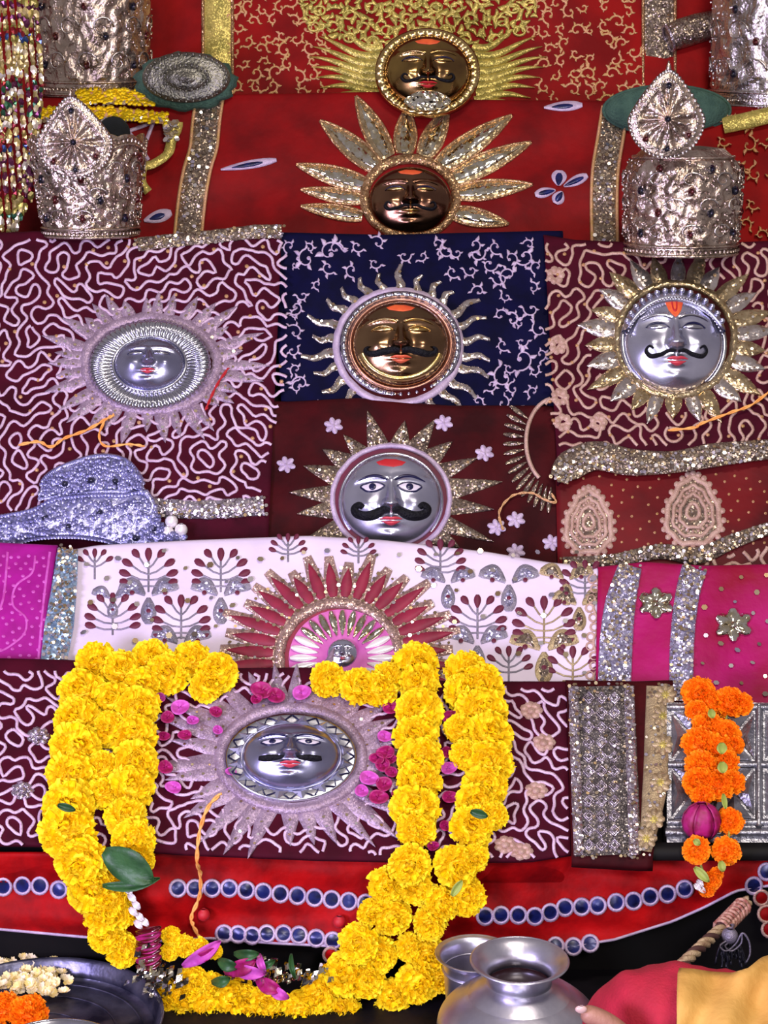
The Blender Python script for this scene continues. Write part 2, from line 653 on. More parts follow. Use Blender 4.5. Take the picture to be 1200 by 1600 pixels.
M['green'] = mat('leaf_green', '#1f4420', 0.5, 0, '#2f5a2c', 40, 0.4, 80)
M['stalk'] = mat('stalk_green', '#9aa850', 0.6, 0)
M['greenfelt'] = mat('dark_green_felt', '#2d4a40', 0.9, 0, '#3c5a4c', 60, 0.8, 300)
M['pewter'] = mat('pewter_disc', '#8d8a80', 0.3, 0.9, '#6b6a62', 40, 0.7, 220)
M['thread'] = mat('orange_thread', '#e8903c', 0.6, 0, '#f0b060', 80)
M['rope1'] = mat('cream_rope', '#c9b28c', 0.7, 0, '#8a6a50', 80, 0.5, 400)
M['darkmetal'] = mat('dark_steel_tray', '#77778c', 0.38, 0.8, '#34344a', 22, 0.5, 40)
M['crimson'] = mat('crimson_cotton', '#b01432', 0.8, 0, '#9c102a', 30, 0.3, 300)
M['shawl'] = mat('yellow_shawl', '#c89a4c', 0.8, 0, '#b8883c', 20, 0.35, 90)
M['skin'] = mat('skin', '#a87866', 0.5, 0, '#98685a', 40, 0.2, 200, sss=0.1)
M['nail'] = mat('nail', '#c9a6a0', 0.25, 0)
M['wood'] = mat('shade_black_wood', '#080506', 0.6, 0, '#040303', 20, spec=.2)  # shade of the dark gap under the altar put into the colour
M['floor'] = mat('dark_stone_floor', '#0c0a0e', 0.55, 0, '#141016', 20, 0.2, 60, spec=.2)
M['wall'] = mat('red_painted_wall', '#6a1618', 0.8, 0, '#561012', 8, 0.2, 40)
M['gemred'] = mat('red_glass_gem', '#5a1018', 0.1, 0.2, coat=0.8)
M['gemdark'] = mat('dark_glass_gem', '#1c1c34', 0.1, 0.2, coat=0.8)
M['pearl'] = mat('white_bead', '#efe8e8', 0.2, 0.3, coat=0.5)
M['water'] = mat('dark_water', '#2a1418', 0.08, 0)
M['confetti'] = mat('multicolour_spangles', '#c9b070', 0.25, 0.6, '#8a1e28', 1, island=True)
M['rowsilver'] = M['silverglit']


def island_ramp(m, cols):
    nt = m.node_tree
    p = nt.nodes['Principled BSDF']
    g = nt.nodes.new('ShaderNodeNewGeometry')
    r = nt.nodes.new('ShaderNodeValToRGB')
    r.color_ramp.interpolation = 'CONSTANT'
    while len(r.color_ramp.elements) < len(cols):
        r.color_ramp.elements.new(0.5)
    for i, c in enumerate(cols):
        r.color_ramp.elements[i].position = i / len(cols)
        r.color_ramp.elements[i].color = lin(c)
    nt.links.new(g.outputs['Random Per Island'], r.inputs[0])
    nt.links.new(r.outputs[0], p.inputs['Base Color'])


island_ramp(M['confetti'], ['#c9b27a', '#8f8440', '#e6dcc8', '#7a1c24', '#b8a468', '#2f5c40', '#d8c8a0', '#5a2440', '#a08c4c', '#344a78'])
island_ramp(M['sequin'], ['#e8dcd8', '#d6c3a0', '#cfc6dc', '#b89c78', '#f2ece8', '#a8988c'])

# ------------------------------------------------------------------ slopes of the altar, lowest to highest
S1 = Surf(1330, 0.015, 6, lambda x, y: 0.004 * math.sin(y / 15 + x / 110) + 0.0025 * math.sin(y / 9 - x / 60) * math.sin(x / 90) + 0.005 * math.sin(x / 70 + y / 60) + 0.003 * math.sin(x / 23 - y / 90))
S2 = Surf(1335, -0.012, 55, wrinkle(0.0022, 260, 4))
S3 = Surf(1078, S2.Y(1045) + 0.03, 46, wrinkle(0.003, 200, 5))
S4 = Surf(885, S3.Y(850) + 0.04, 39, wrinkle(0.004, 220, 6))
S4c = Surf(885, S3.Y(850) + 0.05, 38, wrinkle(0.004, 120, 7))
S5 = Surf(385, S4.Y(368) + 0.15, 36, wrinkle(0.005, 160, 8))
S6 = Surf(178, S5.Y(152) + 0.14, 22, wrinkle(0.004, 160, 9))

# ------------------------------------------------------------------ floor, wall, altar body
b = MB()
fl = [Vector((x, y, z)) for z in (-0.05, 0) for y in (-1.2, 2.2) for x in (-2.2, 2.2)]
b.add(fl, [(0, 1, 3, 2)[::-1], (4, 5, 7, 6), (0, 1, 5, 4), (2, 6, 7, 3), (0, 4, 6, 2), (1, 3, 7, 5)])
obj('floor', b, M['floor'], smooth=False, kind='structure')
yb = S6.Y(-60) + 0.14
b = MB()
b.box(Vector((0, yb + 0.05, 1.2)), 2.2, 0.05, 1.2)
obj('wall_back', b, M['wall'], smooth=False, kind='structure')

prof = []
for S, a, c in ((S2, 1322, 1052), (S3, 1070, 858), (S4, 880, 378), (S5, 380, 165), (S6, 175, -70)):
    for py in (a, c):
        q = S.P(600, py) - S.N * 0.05
        prof.append((q.y, q.z))
yf = yb - 0.01
prof = [(0.05, 0.0), (0.05, prof[0][1] - 0.02)] + prof + [(yf, prof[-1][1]), (yf, 0.0)]
for i in range(1, len(prof)):
    prof[i] = (max(prof[i][0], prof[i - 1][0] + 1e-4) if i < len(prof) - 1 else prof[i][0], prof[i][1])
b = MB()
n = len(prof)
b.add([Vector((x, y, z)) for x in (-0.93, 0.93) for y, z in prof], [tuple(range(n)), tuple(range(2 * n - 1, n - 1, -1))] + [(i, (i + 1) % n, n + (i + 1) % n, n + i) for i in range(n)])
obj('stepped_altar', b, M['wood'], smooth=False, label='stepped altar base, coloured black for the dark gap below the red satin skirt', cat='altar')

# ------------------------------------------------------------------ CLOTHS, highest first


def root_at(name, label, cat, S, px, py, group=None):
    return thing(name, label, cat, S.P(px, py), group)


# back red cloth
t_back = root_at('embroidered_cloth', 'bright red cloth at the very top with gold scrolling vine embroidery', 'cloth', S6, 600, 175)
cloth(S6, [(-80, -55), (1280, -55)], [(-80, 185), (1280, 185)], M['redback'], 'fabric', t_back, 70, 20)


def zone_lump(x, y):
    return ((x - 655) / 185) ** 2 + ((y - 8) / 78) ** 2 < 1 and y < 75 - abs(x - 660) * 0.12


def zone_waves(x, y):
    return 505 < x < 845 and y > 55


b = MB()
pts = scatter((368, -30, 998, 172), 21, lambda x, y: not zone_lump(x, y) and not zone_waves(x, y), 11)
vines(b, S6, pts, 15, 5, 1.7)
obj('vine_embroidery', b, M['goldthread'], t_back, kind='stuff')
b = MB()
pts = scatter((470, -40, 845, 80), 8.5, zone_lump, 12, 14000)
rr = random.Random(3)
for x, y in pts:
    a = rr.uniform(0, 6.28)
    L = rr.uniform(10, 17)
    leaf(b, S6, (x - L * math.cos(a) * .5, y - L * math.sin(a) * .5), (x + L * math.cos(a) * .5, y + L * math.sin(a) * .5), rr.uniform(3, 5.5), 0.001, 0.005, 'petal', 5, bend=3)
for x, y in scatter((470, -40, 845, 80), 26, zone_lump, 13):
    ring(b, S6, x, y, 9, 7, 2.2, 0.002, 0.007, 14)
obj('medallion_embroidery', b, M['olivegold'], t_back, kind='stuff')
for cx, w in ((340, 22), (1030, 24)):
    b = MB()
    strip(b, S6, [(cx, -50), (cx, 60), (cx + 2, 178)], w, 0.001, 0.003, True)
    tr = obj('gold_trim', b, M['brassglit' if cx > 900 else 'olivegold'], t_back)
    b = MB()
    for dx in (-w - 1, w + 1):
        strip(b, S6, [(cx + dx, -50), (cx + dx, 60), (cx + dx, 178)], 2.5, 0.003, 0.007)
    obj('trim_cord', b, M['goldglit'], tr)
# wavy gold rays left and right of the highest mask
for sd in (-1, 1):
    for k in range(9):
        y0 = 72 + k * 11.5
        x0 = 668 + sd * (70 + 8 * math.sin(k / 8 * 3.1))
        L = [70, 96, 104, 108, 104, 98, 92, 88, 84][k]
        sp = [(x0 + sd * L * t, y0 - 14 * (1 - t) * 0 + 5 * math.sin(t * 5 + k * .3) - (8 - k) * 3.2 * t * t) for t in [i / 12 for i in range(13)]]
        b = MB()
        strip(b, S6, sp, [6.0 * (1 - (i / 12) ** 2) + 0.6 for i in range(13)], 0.001, 0.006)
        obj('ray', b, M['olivegold'], t_back)

# dark red cloth patches beyond
# red velvet tier cloth
t_red = root_at('velvet_cloth', 'scarlet velvet cloth of the second row from the top, appliqued with a large gold sun', 'cloth', S5, 620, 370)
top5 = [(-80, 160), (60, 158), (340, 152), (600, 148), (700, 160), (940, 162), (1010, 170), (1280, 172)]
cloth(S5, top5, [(-80, 395), (1280, 395)], M['red'], 'fabric', t_red, 90, 30)
# trims
for nm, line, w in (('gold_trim', [(328, 150), (322, 190), (318, 230), (308, 265), (300, 310), (293, 375)], 21), ('gold_trim', [(962, 165), (954, 215), (946, 265), (944, 320), (945, 385)], 20)):
    sp = smoothpl(line, 5)
    b = MB()
    strip(b, S5, sp, w, 0.001, 0.0035, True)
    tr = obj(nm, b, M['brassglit'], t_red)
    b = MB()
    for k in (-1, 1):
        strip(b, S5, [(x + k * w, y) for x, y in sp], 2.6, 0.003, 0.008)
    obj('trim_cord', b, M['goldthread'], tr)
    b = MB()
    sequins(b, S5, [(x + random.uniform(-w, w) * .8, y + random.uniform(-4, 4)) for x, y in sp for _ in range(3)], 3, 0.006)
    obj('spangles', b, M['sequin'], tr, smooth=False, kind='stuff')
# sun rays with mirror inlay
sun5 = (641, 308)
ray5 = [((590, 262), (500, 188), 17), ((606, 246), (556, 150), 17), ((632, 240), (636, 168), 17), ((662, 244), (700, 170), 17), ((685, 260), (800, 180), 18),
        ((705, 280), (830, 222), 17), ((712, 302), (832, 288), 15), ((706, 332), (795, 350), 14), ((574, 290), (463, 257), 15), ((566, 312), (470, 296), 11), ((566, 338), (470, 322), 11)]
for bs, tp, w in ray5:
    b = MB()
    leaf(b, S5, bs, tp, w, 0.0006, 0.004, 'spear', 12)
    r_ = obj('ray', b, M['goldray'], t_red)
    b = MB()
    q = lambda t: (bs[0] + (tp[0] - bs[0]) * t, bs[1] + (tp[1] - bs[1]) * t)
    leaf(b, S5, q(0.05), q(0.86), w * 0.5, 0.0035, 0.0062, 'spear', 10)
    obj('mirror_inlay', b, M['mirror'], r_)
    b = MB()
    ol = []
    for i in range(11):
        t = i / 10
        k = math.sin(math.pi * min(1, (0.12 + 0.88 * t)) ** 0.8) ** 0.8 if t < 1 else 0.02
        ol.append((t, w * k))
    dx, dy = tp[0] - bs[0], tp[1] - bs[1]
    l = math.hypot(dx, dy)
    for s_ in (-1, 1):
        strip(b, S5, [(bs[0] + dx * t - dy / l * k * s_, bs[1] + dy * t + dx / l * k * s_) for t, k in ol], 2.2, 0.001, 0.006)
    obj('ray_edging', b, M['goldglit'], r_)
b = MB()
ring(b, S5, 641, 308, 72, 60, 8, 0.002, 0.012, 60)
obj('sun_ring', b, M['goldglit'], t_red)
# butterfly and leaf mirror motifs
for base, petals in (((876, 294), [((-3, -4), (-2, -28), 12), ((5, -3), (42, -20), 8), ((-8, 3), (-40, 10), 8), ((2, 5), (-8, 24), 10)]),):
    for a_, c_, w in petals:
        b = MB()
        leaf(b, S5, (base[0] + a_[0], base[1] + a_[1]), (base[0] + c_[0], base[1] + c_[1]), w, 0.001, 0.004, 'petal', 8)
        r_ = obj('flower_petal', b, M['lilacring'], t_red)
        b = MB()
        leaf(b, S5, (base[0] + a_[0] * 1.2, base[1] + a_[1] * 1.2), (base[0] + c_[0] * .85, base[1] + c_[1] * .85), w * .5, 0.003, 0.006, 'petal', 6)
        obj('petal_eye', b, M['blue'], r_)
for bs, tp, w in (((345, 265), (432, 250), 7), ((850, 168), (910, 164), 8), ((225, 345), (268, 332), 10)):
    b = MB()
    leaf(b, S5, bs, tp, w, 0.001, 0.005, 'petal', 9)
    r_ = obj('leaf_motif', b, M['lilacring'], t_red)
    b = MB()
    leaf(b, S5, (bs[0] * .8 + tp[0] * .2, bs[1] * .8 + tp[1] * .2), (bs[0] * .25 + tp[0] * .75, bs[1] * .25 + tp[1] * .75), w * .5, 0.004, 0.006, 'petal', 6)
    obj('leaf_eye', b, M['blue'], r_)
# star lines at left
b = MB()
for a_, c_ in (((200, 205), (240, 190)), ((240, 190), (215, 245)), ((200, 205), (232, 250)), ((215, 245), (205, 225))):
    strip(b, S5, [a_, ((a_[0] + c_[0]) / 2 + 2, (a_[1] + c_[1]) / 2), c_], 3, 0.001, 0.004)
obj('star_cord', b, M['lilacring'], t_red)

# embroidered red cloth at right of that tier
t_er = root_at('embroidered_cloth', 'red cloth with orange scroll embroidery behind the right-hand crown', 'cloth', S5, 1150, 380)
cloth(S5, [(1000, 178), (1100, 176), (1280, 172)], [(1060, 392), (1280, 392)], M['redback'], 'fabric', t_er, 20, 20, h=0.006, tail=0.02)
b = MB()
vines(b, S5, scatter((1120, 185, 1215, 372), 30, lambda x, y: True, 21), 17, 9, 1.6, 0.011)
for v in range(len(b.v)):
    b.v[v] = b.v[v] + S5.N * 0.006
obj('vine_embroidery', b, M['goldthread'], t_er, kind='stuff')

# ---- row with three masks: left cord cloth
hole_L = (236, 568)


def el(x, y, c, rx, ry):
    return ((x - c[0]) / rx) ** 2 + ((y - c[1]) / ry) ** 2


t_cl = root_at('cord_cloth', 'large maroon cloth at left covered in wandering lilac cord', 'cloth', S4, 220, 790)
topL = [(-80, 372), (60, 366), (200, 380), (300, 372), (440, 366)]
botL = [(-80, 880), (100, 876), (300, 868), (418, 868)]
hL = 0.012
cloth(S4, topL, botL, M['maroon'], 'fabric', t_cl, 70, 60, h=hL)


class Lift:
    """the same slope seen from a given height above it"""

    def __init__(s, S, h):
        s.S, s.h, s.N, s.V, s.lean = S, h, S.N, S.V, S.lean

    def P(s, x, y, h=0.0):
        return s.S.P(x, y, s.h + h)

    def su(s, x, y):
        return s.S.su(x, y)

    def Y(s, y):
        return s.P(600, y).y


SL = Lift(S4, hL)
edgeL = lambda y: 456 - max(0, y - 560) * 0.22 - max(0, 420 - y) * 0.15
b = MB()
f, X, Yv, ins = meander(b, SL, (-20, 374, 450, 800), lambda x, y: x < edgeL(y) and el(x, y, hole_L, 112, 82) > 1, 30, 2.3, 0.0004, 0.0036, 3)
obj('couched_cord', b, M['cord'], t_cl, kind='stuff')
b = MB()
dots = [(x, y) for x, y in scatter((0, 385, 440, 785), 22, lambda x, y: x < edgeL(y) - 6 and el(x, y, hole_L, 116, 88) > 1, 33) if abs(f[min(len(Yv) - 1, int((y - 374) / 4)) if y > 374 else 0, int((x + 20) / 4)]) > 2.8]
for x, y in dots:
    disc(b, SL, x, y, 3.4, 3.2, 0.0005, 0.004, 7, 2)
obj('gold_spots', b, M['goldthread'], t_cl, kind='stuff')
# rays of the halo
rng = random.Random(8)


def halo(S, parent, c, rin, rout, count, w, m, start=0.0, shape='spear', jit=0.1, h1=0.004, spangle=True, skip=None, wav=0, alt=None, name='ray'):
    for k in range(count):
        a = start + 2 * math.pi * k / count + rng.uniform(-jit, jit) * 0.3
        if skip and skip(a):
            continue
        kk = 1 + rng.uniform(-jit, jit)
        if alt and k % 2:
            kk *= alt
        b0 = ell(c[0], c[1], rin[0], rin[1], a)
        t0 = ell(c[0], c[1], rout[0] * kk, rout[1] * kk, a)
        b = MB()
        leaf(b, S, b0, t0, w * rng.uniform(0.85, 1.1), 0.0008, h1, shape, 9, wav=wav)
        r_ = obj(name, b, m if not isinstance(m, (list, tuple)) else m[k % len(m)], parent)
        if spangle:
            b = MB()
            sequins(b, S, [(b0[0] + (t0[0] - b0[0]) * t + rng.uniform(-2, 2), b0[1] + (t0[1] - b0[1]) * t + rng.uniform(-2, 2)) for t in (0.15, 0.35, 0.55, 0.7)], 2.3, h1 + 0.001, seed=k)
            obj('spangles', b, M['sequin'], r_, smooth=False)


halo(SL, t_cl, hole_L, (98, 66), (162, 122), 34, 10, M['grayray'], jit=0.16)
b = MB()
ring(b, SL, hole_L[0], hole_L[1], 104, 72, 9, 0.001, 0.008, 64, jit=1.5)
obj('halo_ring', b, M['grayray'], t_cl)
b = MB()
disc(b, SL, hole_L[0], hole_L[1], 99, 67, 0.0008, 0.0012, 40, 2)
obj('dark_backing', b, M['maroon2'], t_cl)

# silver sequin ribbon along its crest and its foot


def ribbon(S, parent, line, w, m='brassglit', h=0.001, own=None, n=5, sp=True, name='sequin_border'):
    sm = smoothpl(line, 6)
    b = MB()
    ww = [w * random.uniform(0.93, 1.07) for _ in sm] if not isinstance(w, (list, tuple)) else [pl([(i, x) for i, x in enumerate(w)], j / (len(sm) - 1))[1] for j in range(len(sm))]
    strip(b, S, sm, ww, h, h + 0.003, True)
    o = obj(name, b, M[m], parent)
    if sp:
        b = MB()
        pts = []
        for i, (x, y) in enumerate(sm):
            dx, dy = (sm[min(i + 1, len(sm) - 1)][0] - sm[max(i - 1, 0)][0], sm[min(i + 1, len(sm) - 1)][1] - sm[max(i - 1, 0)][1])
            l = math.hypot(dx, dy) or 1
            for _ in range(n):
                k = random.uniform(-.9, .9) * ww[i]
                s_ = random.uniform(-.5, .5) * 12
                pts.append((x - dy / l * k + dx / l * s_, y + dx / l * k + dy / l * s_))
        sequins(b, S, pts, 2.6, h + 0.005)
        obj('spangles', b, M['sequin'], o, smooth=False, kind='stuff')
    return o


ribbon(SL, t_cl, [(215, 382), (270, 376), (330, 370), (400, 362), (440, 362)], 11)
ribbon(SL, t_cl, [(228, 792), (290, 796), (350, 795), (412, 790)], 15, 'silverglit')

# navy cloth
t_nv = root_at('velvet_cloth', 'navy blue velvet cloth with silver sprigs behind the moustached brass mask', 'cloth', S4c, 645, 630)
cloth(S4c, [(425, 368), (600, 372), (850, 366), (880, 366)], [(440, 640), (880, 640)], M['navy'], 'fabric', t_nv, 44, 26, h=0.004)
SN = Lift(S4c, 0.004)
cN = (622, 542)
b = MB()
vines(b, SN, scatter((452, 378, 845, 640), 28, lambda x, y: el(x, y, cN, 158, 132) > 1, 41), 15, 15, 1.35, 0.0035)
vines(b, SN, [(p, q) for p, q in ((795, 430), (800, 500), (788, 590), (815, 560), (480, 405), (515, 395), (700, 392), (745, 396), (820, 400), (462, 480), (470, 600))], 23, 16, 1.5, 0.0035)
obj('silver_sprigs', b, M['lilacring'], t_nv, kind='stuff')
halo(SN, t_nv, cN, (98, 88), (142, 126), 26, 8, M['silverray'], start=0.12, jit=0.08, wav=3.0, shape='taper')
b = MB()
ring(b, SN, cN[0], cN[1], 97, 88, 6, 0.001, 0.010, 64, jit=0.6)
obj('halo_ring', b, M['lilacring'], t_nv)
b = MB()
disc(b, SN, cN[0], cN[1], 94, 84, 0.001, 0.0015, 40, 2)
obj('dark_backing', b, M['maroon2'], t_nv)

# dark maroon velvet below
t_mv = root_at('velvet_cloth', 'plain dark maroon velvet cloth with white flower sprigs, middle of the fourth row', 'cloth', S4c, 640, 880)
SMh = 0.014
cloth(S4c, [(415, 632), (450, 634), (560, 628), (700, 640), (850, 640), (900, 645)], [(405, 905), (900, 905)], M['maroon2'], 'fabric', t_mv, 44, 26, h=SMh, tail=0.012)
SM = Lift(S4c, SMh)
cM = (611, 780)
halo(SM, t_mv, cM, (92, 84), (160, 132), 20, 16, M['brassglit'], start=0.2, jit=0.14, shape='spike')
b = MB()
ring(b, SM, cM[0], cM[1], 92, 84, 4.5, 0.001, 0.008, 64, jit=0.5)
obj('halo_ring', b, M['lilacring'], t_mv)
b = MB()
disc(b, SM, cM[0], cM[1], 89, 81, 0.001, 0.0015, 40, 2)
obj('dark_backing', b, M['dkpetal'], t_mv)
for fx, fy in ((521, 665), (693, 661), (757, 708), (447, 726), (806, 812), (806, 862), (776, 824), (590, 652), (862, 848)):
    if (fx, fy) == (590, 652):
        continue
    b = MB()
    for k in range(6):
        a = k * math.pi / 3 + 0.3
        leaf(b, SM, (fx, fy), (fx + 15 * math.cos(a), fy + 13 * math.sin(a)), 4.5, 0.001, 0.004, 'petal', 6)
    disc(b, SM, fx, fy, 4, 4, 0.003, 0.006, 8, 1)
    obj('flower_sprig', b, M['lilacring'], t_mv)
# half sun at the right edge
for k in range(15):
    a = math.radians(150 + k * 8)
    b = MB()
    leaf(b, SM, ell(868, 690, 50, 72, a), ell(868, 690, 82, 112, a), 4, 0.001, 0.004, 'petal', 6)
    obj('small_ray', b, M['brassglit'], t_mv)
b = MB()
strip(b, SM, [ell(868, 690, 46, 68, math.radians(100 + k * 8)) for k in range(18)], 3.2, 0.001, 0.006)
obj('half_ring', b, M['cordwarm'], t_mv)

# right cord cloth
t_cr = root_at('cord_cloth', 'maroon cloth at right covered in beige cord around the crowned silver mask', 'cloth', S4, 1040, 690)
hR = 0.020
topR = [(850, 372), (900, 380), (1000, 384), (1150, 384), (1280, 378)]
botR = [(872, 745), (905, 712), (960, 700), (1060, 706), (1130, 700), (1200, 690), (1280, 680)]
cloth(S4, topR, botR, M['maroon'], 'fabric', t_cr, 60, 45, h=hR, tail=0.05)
SR = Lift(S4, hR)
cR = (1056, 530)
edgeR = lambda x, y: x > 848 + max(0, y - 620) * 0.3 and y < 700 + (10 if x < 950 else 0) - max(0, x - 1100) * .08
b = MB()
meander(b, SR, (852, 380, 1212, 712), lambda x, y: edgeR(x, y) and el(x, y, cR, 132, 112) > 1, 32, 2.4, 0.0004, 0.0036, 17)
obj('couched_cord', b, M['cordwarm'], t_cr, kind='stuff')
b = MB()
for x, y in scatter((855, 392, 1200, 690), 26, lambda x, y: edgeR(x, y) and el(x, y, cR, 140, 118) > 1, 35):
    disc(b, SR, x, y, 3.2, 3, 0.0005, 0.005, 7, 2)
obj('gold_spots', b, M['goldthread'], t_cr, kind='stuff')
for fx, fy in ((868, 430), (872, 540), (880, 660), (935, 660), (875, 620)):
    b = MB()
    for k in range(7):
        a = k * 0.9
        disc(b, SR, fx + 9 * math.cos(a), fy + 9 * math.sin(a), 6, 6, 0.001, 0.005, 8, 2)
    obj('rosette', b, M['cordwarm'], t_cr)
halo(SR, t_cr, cR, (90, 84), (158, 136), 26, 14, [M['silverray'], M['goldray']], start=0.1, jit=0.1, h1=0.006)
b = MB()
ring(b, SR, cR[0], cR[1], 92, 88, 7, 0.001, 0.010, 64, jit=1)
obj('halo_ring', b, M['goldray'], t_cr)
b = MB()
disc(b, SR, cR[0], cR[1], 88, 84, 0.001, 0.0015, 40, 2)
obj('dark_backing', b, M['maroon2'], t_cr)
ribbon(SR, t_cr, [(872, 748), (890, 728), (930, 712), (985, 722), (1050, 722), (1110, 712), (1160, 706), (1225, 700)], [14, 24, 23, 21, 17, 19, 17, 15], h=0.003, n=8)

# crimson paisley cloth under it
t_pc = root_at('paisley_cloth', 'crimson cloth with two beige paisleys and gold dots below the right mask', 'cloth', S4, 1030, 880)
hp = 0.008
cloth(S4, [(868, 720), (1280, 690)], [(872, 905), (1280, 905)], M['paisred'], 'fabric', t_pc, 40, 20, h=hp, roll=0)
SP = Lift(S4, hp)
b = MB()
for x, y in scatter((885, 740, 1200, 850), 17, lambda x, y: el(x, y, (920, 815), 46, 62) > 1 and el(x, y, (1083, 795), 56, 70) > 1, 51):
    disc(b, SP, x, y, 2.3, 2.3, 0.0005, 0.003, 6, 1)
obj('gold_dots', b, M['goldthread'], t_pc, kind='stuff')
for (px, py, rx, ry) in ((920, 815, 34, 48), (1083, 798, 40, 52)):
    b = MB()
    for s_ in (1.0, 0.76, 0.5, 0.24):
        pts = []
        for i in range(30):
            a = 2 * math.pi * i / 30
            k = 1 + 0.05 * math.sin(9 * a)
            x = px + rx * s_ * k * math.cos(a) * (1 - 0.30 * math.sin(a))
            y = py - ry * s_ * k * math.sin(a)
            pts.append((x, y))
        strip(b, SP, pts, 4.6 if s_ == 1 else 3.2, 0.001, 0.006, False, True)
    for i in range(24):
        a = 2 * math.pi * i / 24
        x = px + rx * math.cos(a) * (1 - 0.30 * math.sin(a))
        y = py - ry * math.sin(a)
        disc(b, SP, px + (x - px) * 1.14, py + (y - py) * 1.12, 5, 5, 0.001, 0.005, 7, 2)
        disc(b, SP, px + (x - px) * .62, py + (y - py) * .62, 3, 3, 0.001, 0.005, 6, 2)
    pb_ = obj('paisley', b, M['cordwarm'], t_pc)
    b = MB()
    poly(b, SP, [(px + rx * math.cos(a) * (1 - 0.30 * math.sin(a)), py - ry * math.sin(a)) for a in [2 * math.pi * i / 30 for i in range(30)]], 0.0005, 0.002)
    obj('paisley_ground', b, M['brassglit'], pb_)
ribbon(SP, t_pc, [(880, 882), (960, 876), (1030, 862), (1090, 868), (1140, 848), (1200, 826), (1240, 818)], [12, 11, 12, 14, 12, 10, 10], h=0.003, n=6)
b = MB()
meander(b, SP, (1020, 842, 1215, 892), lambda x, y: y > 884 - (x - 1020) * 0.26 + 12, 30, 3, 0.001, 0.004, 77)
obj('couched_cord', b, M['cordwarm'], t_pc, kind='stuff')

# ---- white cloth tier
t_wc = root_at('printed_cloth', 'white cloth printed with maroon palm sprigs and a wine red sun', 'cloth', S3, 530, 1070)
topW = [(95, 868), (150, 858), (300, 850), (480, 843), (600, 850), (760, 868), (860, 885), (945, 893)]
botW = [(85, 1095), (945, 1095)]
cloth(S3, topW, botW, M['white'], 'fabric', t_wc, 70, 30, h=0.004)
SW = Lift(S3, 0.004)


def palm(px, py, s, n=9, lean=0.0, gold=False):
    b, c = MB(), MB()
    strip(b, SW, [(px, py), (px + lean * 8, py - 25 * s), (px + lean * 20, py - 44 * s)], 1.6, 0.0004, 0.002)
    leaf(c, SW, (px + lean * 20, py - 42 * s), (px + lean * 24, py - 60 * s), 5.0 * s, 0.0004, 0.0025, 'petal', 5)
    for sd in (-1, 1):
        for k in range((n - 1) // 2):
            a, rad, h_ = ((20, 57, 32), (40, 52, 24), (57, 45, 16), (73, 39, 8), (86, 36, 2))[k]
            a = math.radians(a)
            s0 = (px, py - h_ * s)
            e = (px + sd * rad * s * math.sin(a) + lean * 8, py - rad * s * math.cos(a) - 3 * s)
            q = (s0[0] * .36 + e[0] * .64, s0[1] * .36 + e[1] * .64 + 1)
            strip(b, SW, [s0, ((s0[0] + q[0]) / 2, (s0[1] + q[1]) / 2 + 2 * s), q], 1.4, 0.0004, 0.002)
            leaf(c, SW, q, (e[0] + sd * 2 * s, e[1] - 1 * s), 5.0 * s, 0.0004, 0.0025, 'petal', 5)
    p_ = obj('palm_stem', b, M['antique' if gold else 'greythread'], t_wc)
    obj('palm_leaves', c, M['dkpetal'], p_)


for a in ((232, 925, 1.15, 9), (345, 925, 1.15, 9), (176, 992, 1.1, 9), (283, 998, 1.15, 11), (148, 905, .8, 5), (450, 878, 0.75, 7), (688, 902, 1.0, 9),
          (746, 998, 1.15, 9), (850, 1006, 1.25, 11, 0, True), (914, 935, 1.0, 9), (795, 1066, .95, 7), (895, 1075, 1.1, 7, 0, True), (560, 880, .7, 7), (645, 1000, .1, 3)):
    if a[2] > .5:
        palm(*a)
for x, y, sc, g in ((232, 925, 1, 0), (345, 925, 1, 0), (283, 1000, 1, 0), (746, 1000, 1, 0), (850, 1010, 1.15, 1), (176, 930, .7, 0), (795, 905, 1, 0), (905, 940, .9, 1), (700, 905, .9, 0), (885, 900, .9, 1)):
    for tx, ty in ((-46, -14), (46, -14), (0, 46)):
        b, c, d = MB(), MB(), MB()
        bx, by = x + tx * .12 * sc, y + 4 + (ty * .1 if ty > 0 else 0)
        ex, ey = x + tx * sc, y + 4 + ty * sc
        bd_ = (8 if tx < 0 else -8) * sc if tx else 0
        leaf(b, SW, (bx, by), (ex, ey), 12.5 * sc, 0.0004, 0.0022, 'petal', 9, bend=bd_)
        leaf(c, SW, (bx * .8 + ex * .2, by * .8 + ey * .2), (bx * .2 + ex * .8, by * .2 + ey * .8), 7.2 * sc, 0.0022, 0.0028, 'petal', 7, bend=bd_)
        disc(d, SW, (bx + ex) / 2, (by + ey) / 2 + abs(bd_) * .5, 3.8 * sc, 3.8 * sc, 0.0026, 0.004, 8, 1)
        o_ = obj('paisley_scroll', b, M['antique' if g else 'greythread'], t_wc)
        obj('scroll_inside', c, M['brassglit' if g else 'lavsilver'], o_)
        obj('scroll_eye', d, M['dkpetal'], o_)
b = MB()
strip(b, SW, [(932 + 5 * math.sin(y_ / 9), y_) for y_ in range(897, 1068, 4)], 2.2, 0.0005, 0.003)
for y_ in range(905, 1066, 15):
    ring(b, SW, 925 + 4 * math.sin(y_ / 9), y_, 6, 6, 1.8, 0.0005, 0.0035, 10)
obj('scalloped_edge', b, M['cordwarm'], t_wc)
b = MB()
sequins(b, SW, scatter((130, 860, 930, 1070), 34, lambda x, y: el(x, y, (530, 1020), 185, 160) > 1, 61), 4.5, 0.004, 0.3)
obj('spangles', b, M['sequin'], t_wc, smooth=False, kind='stuff')
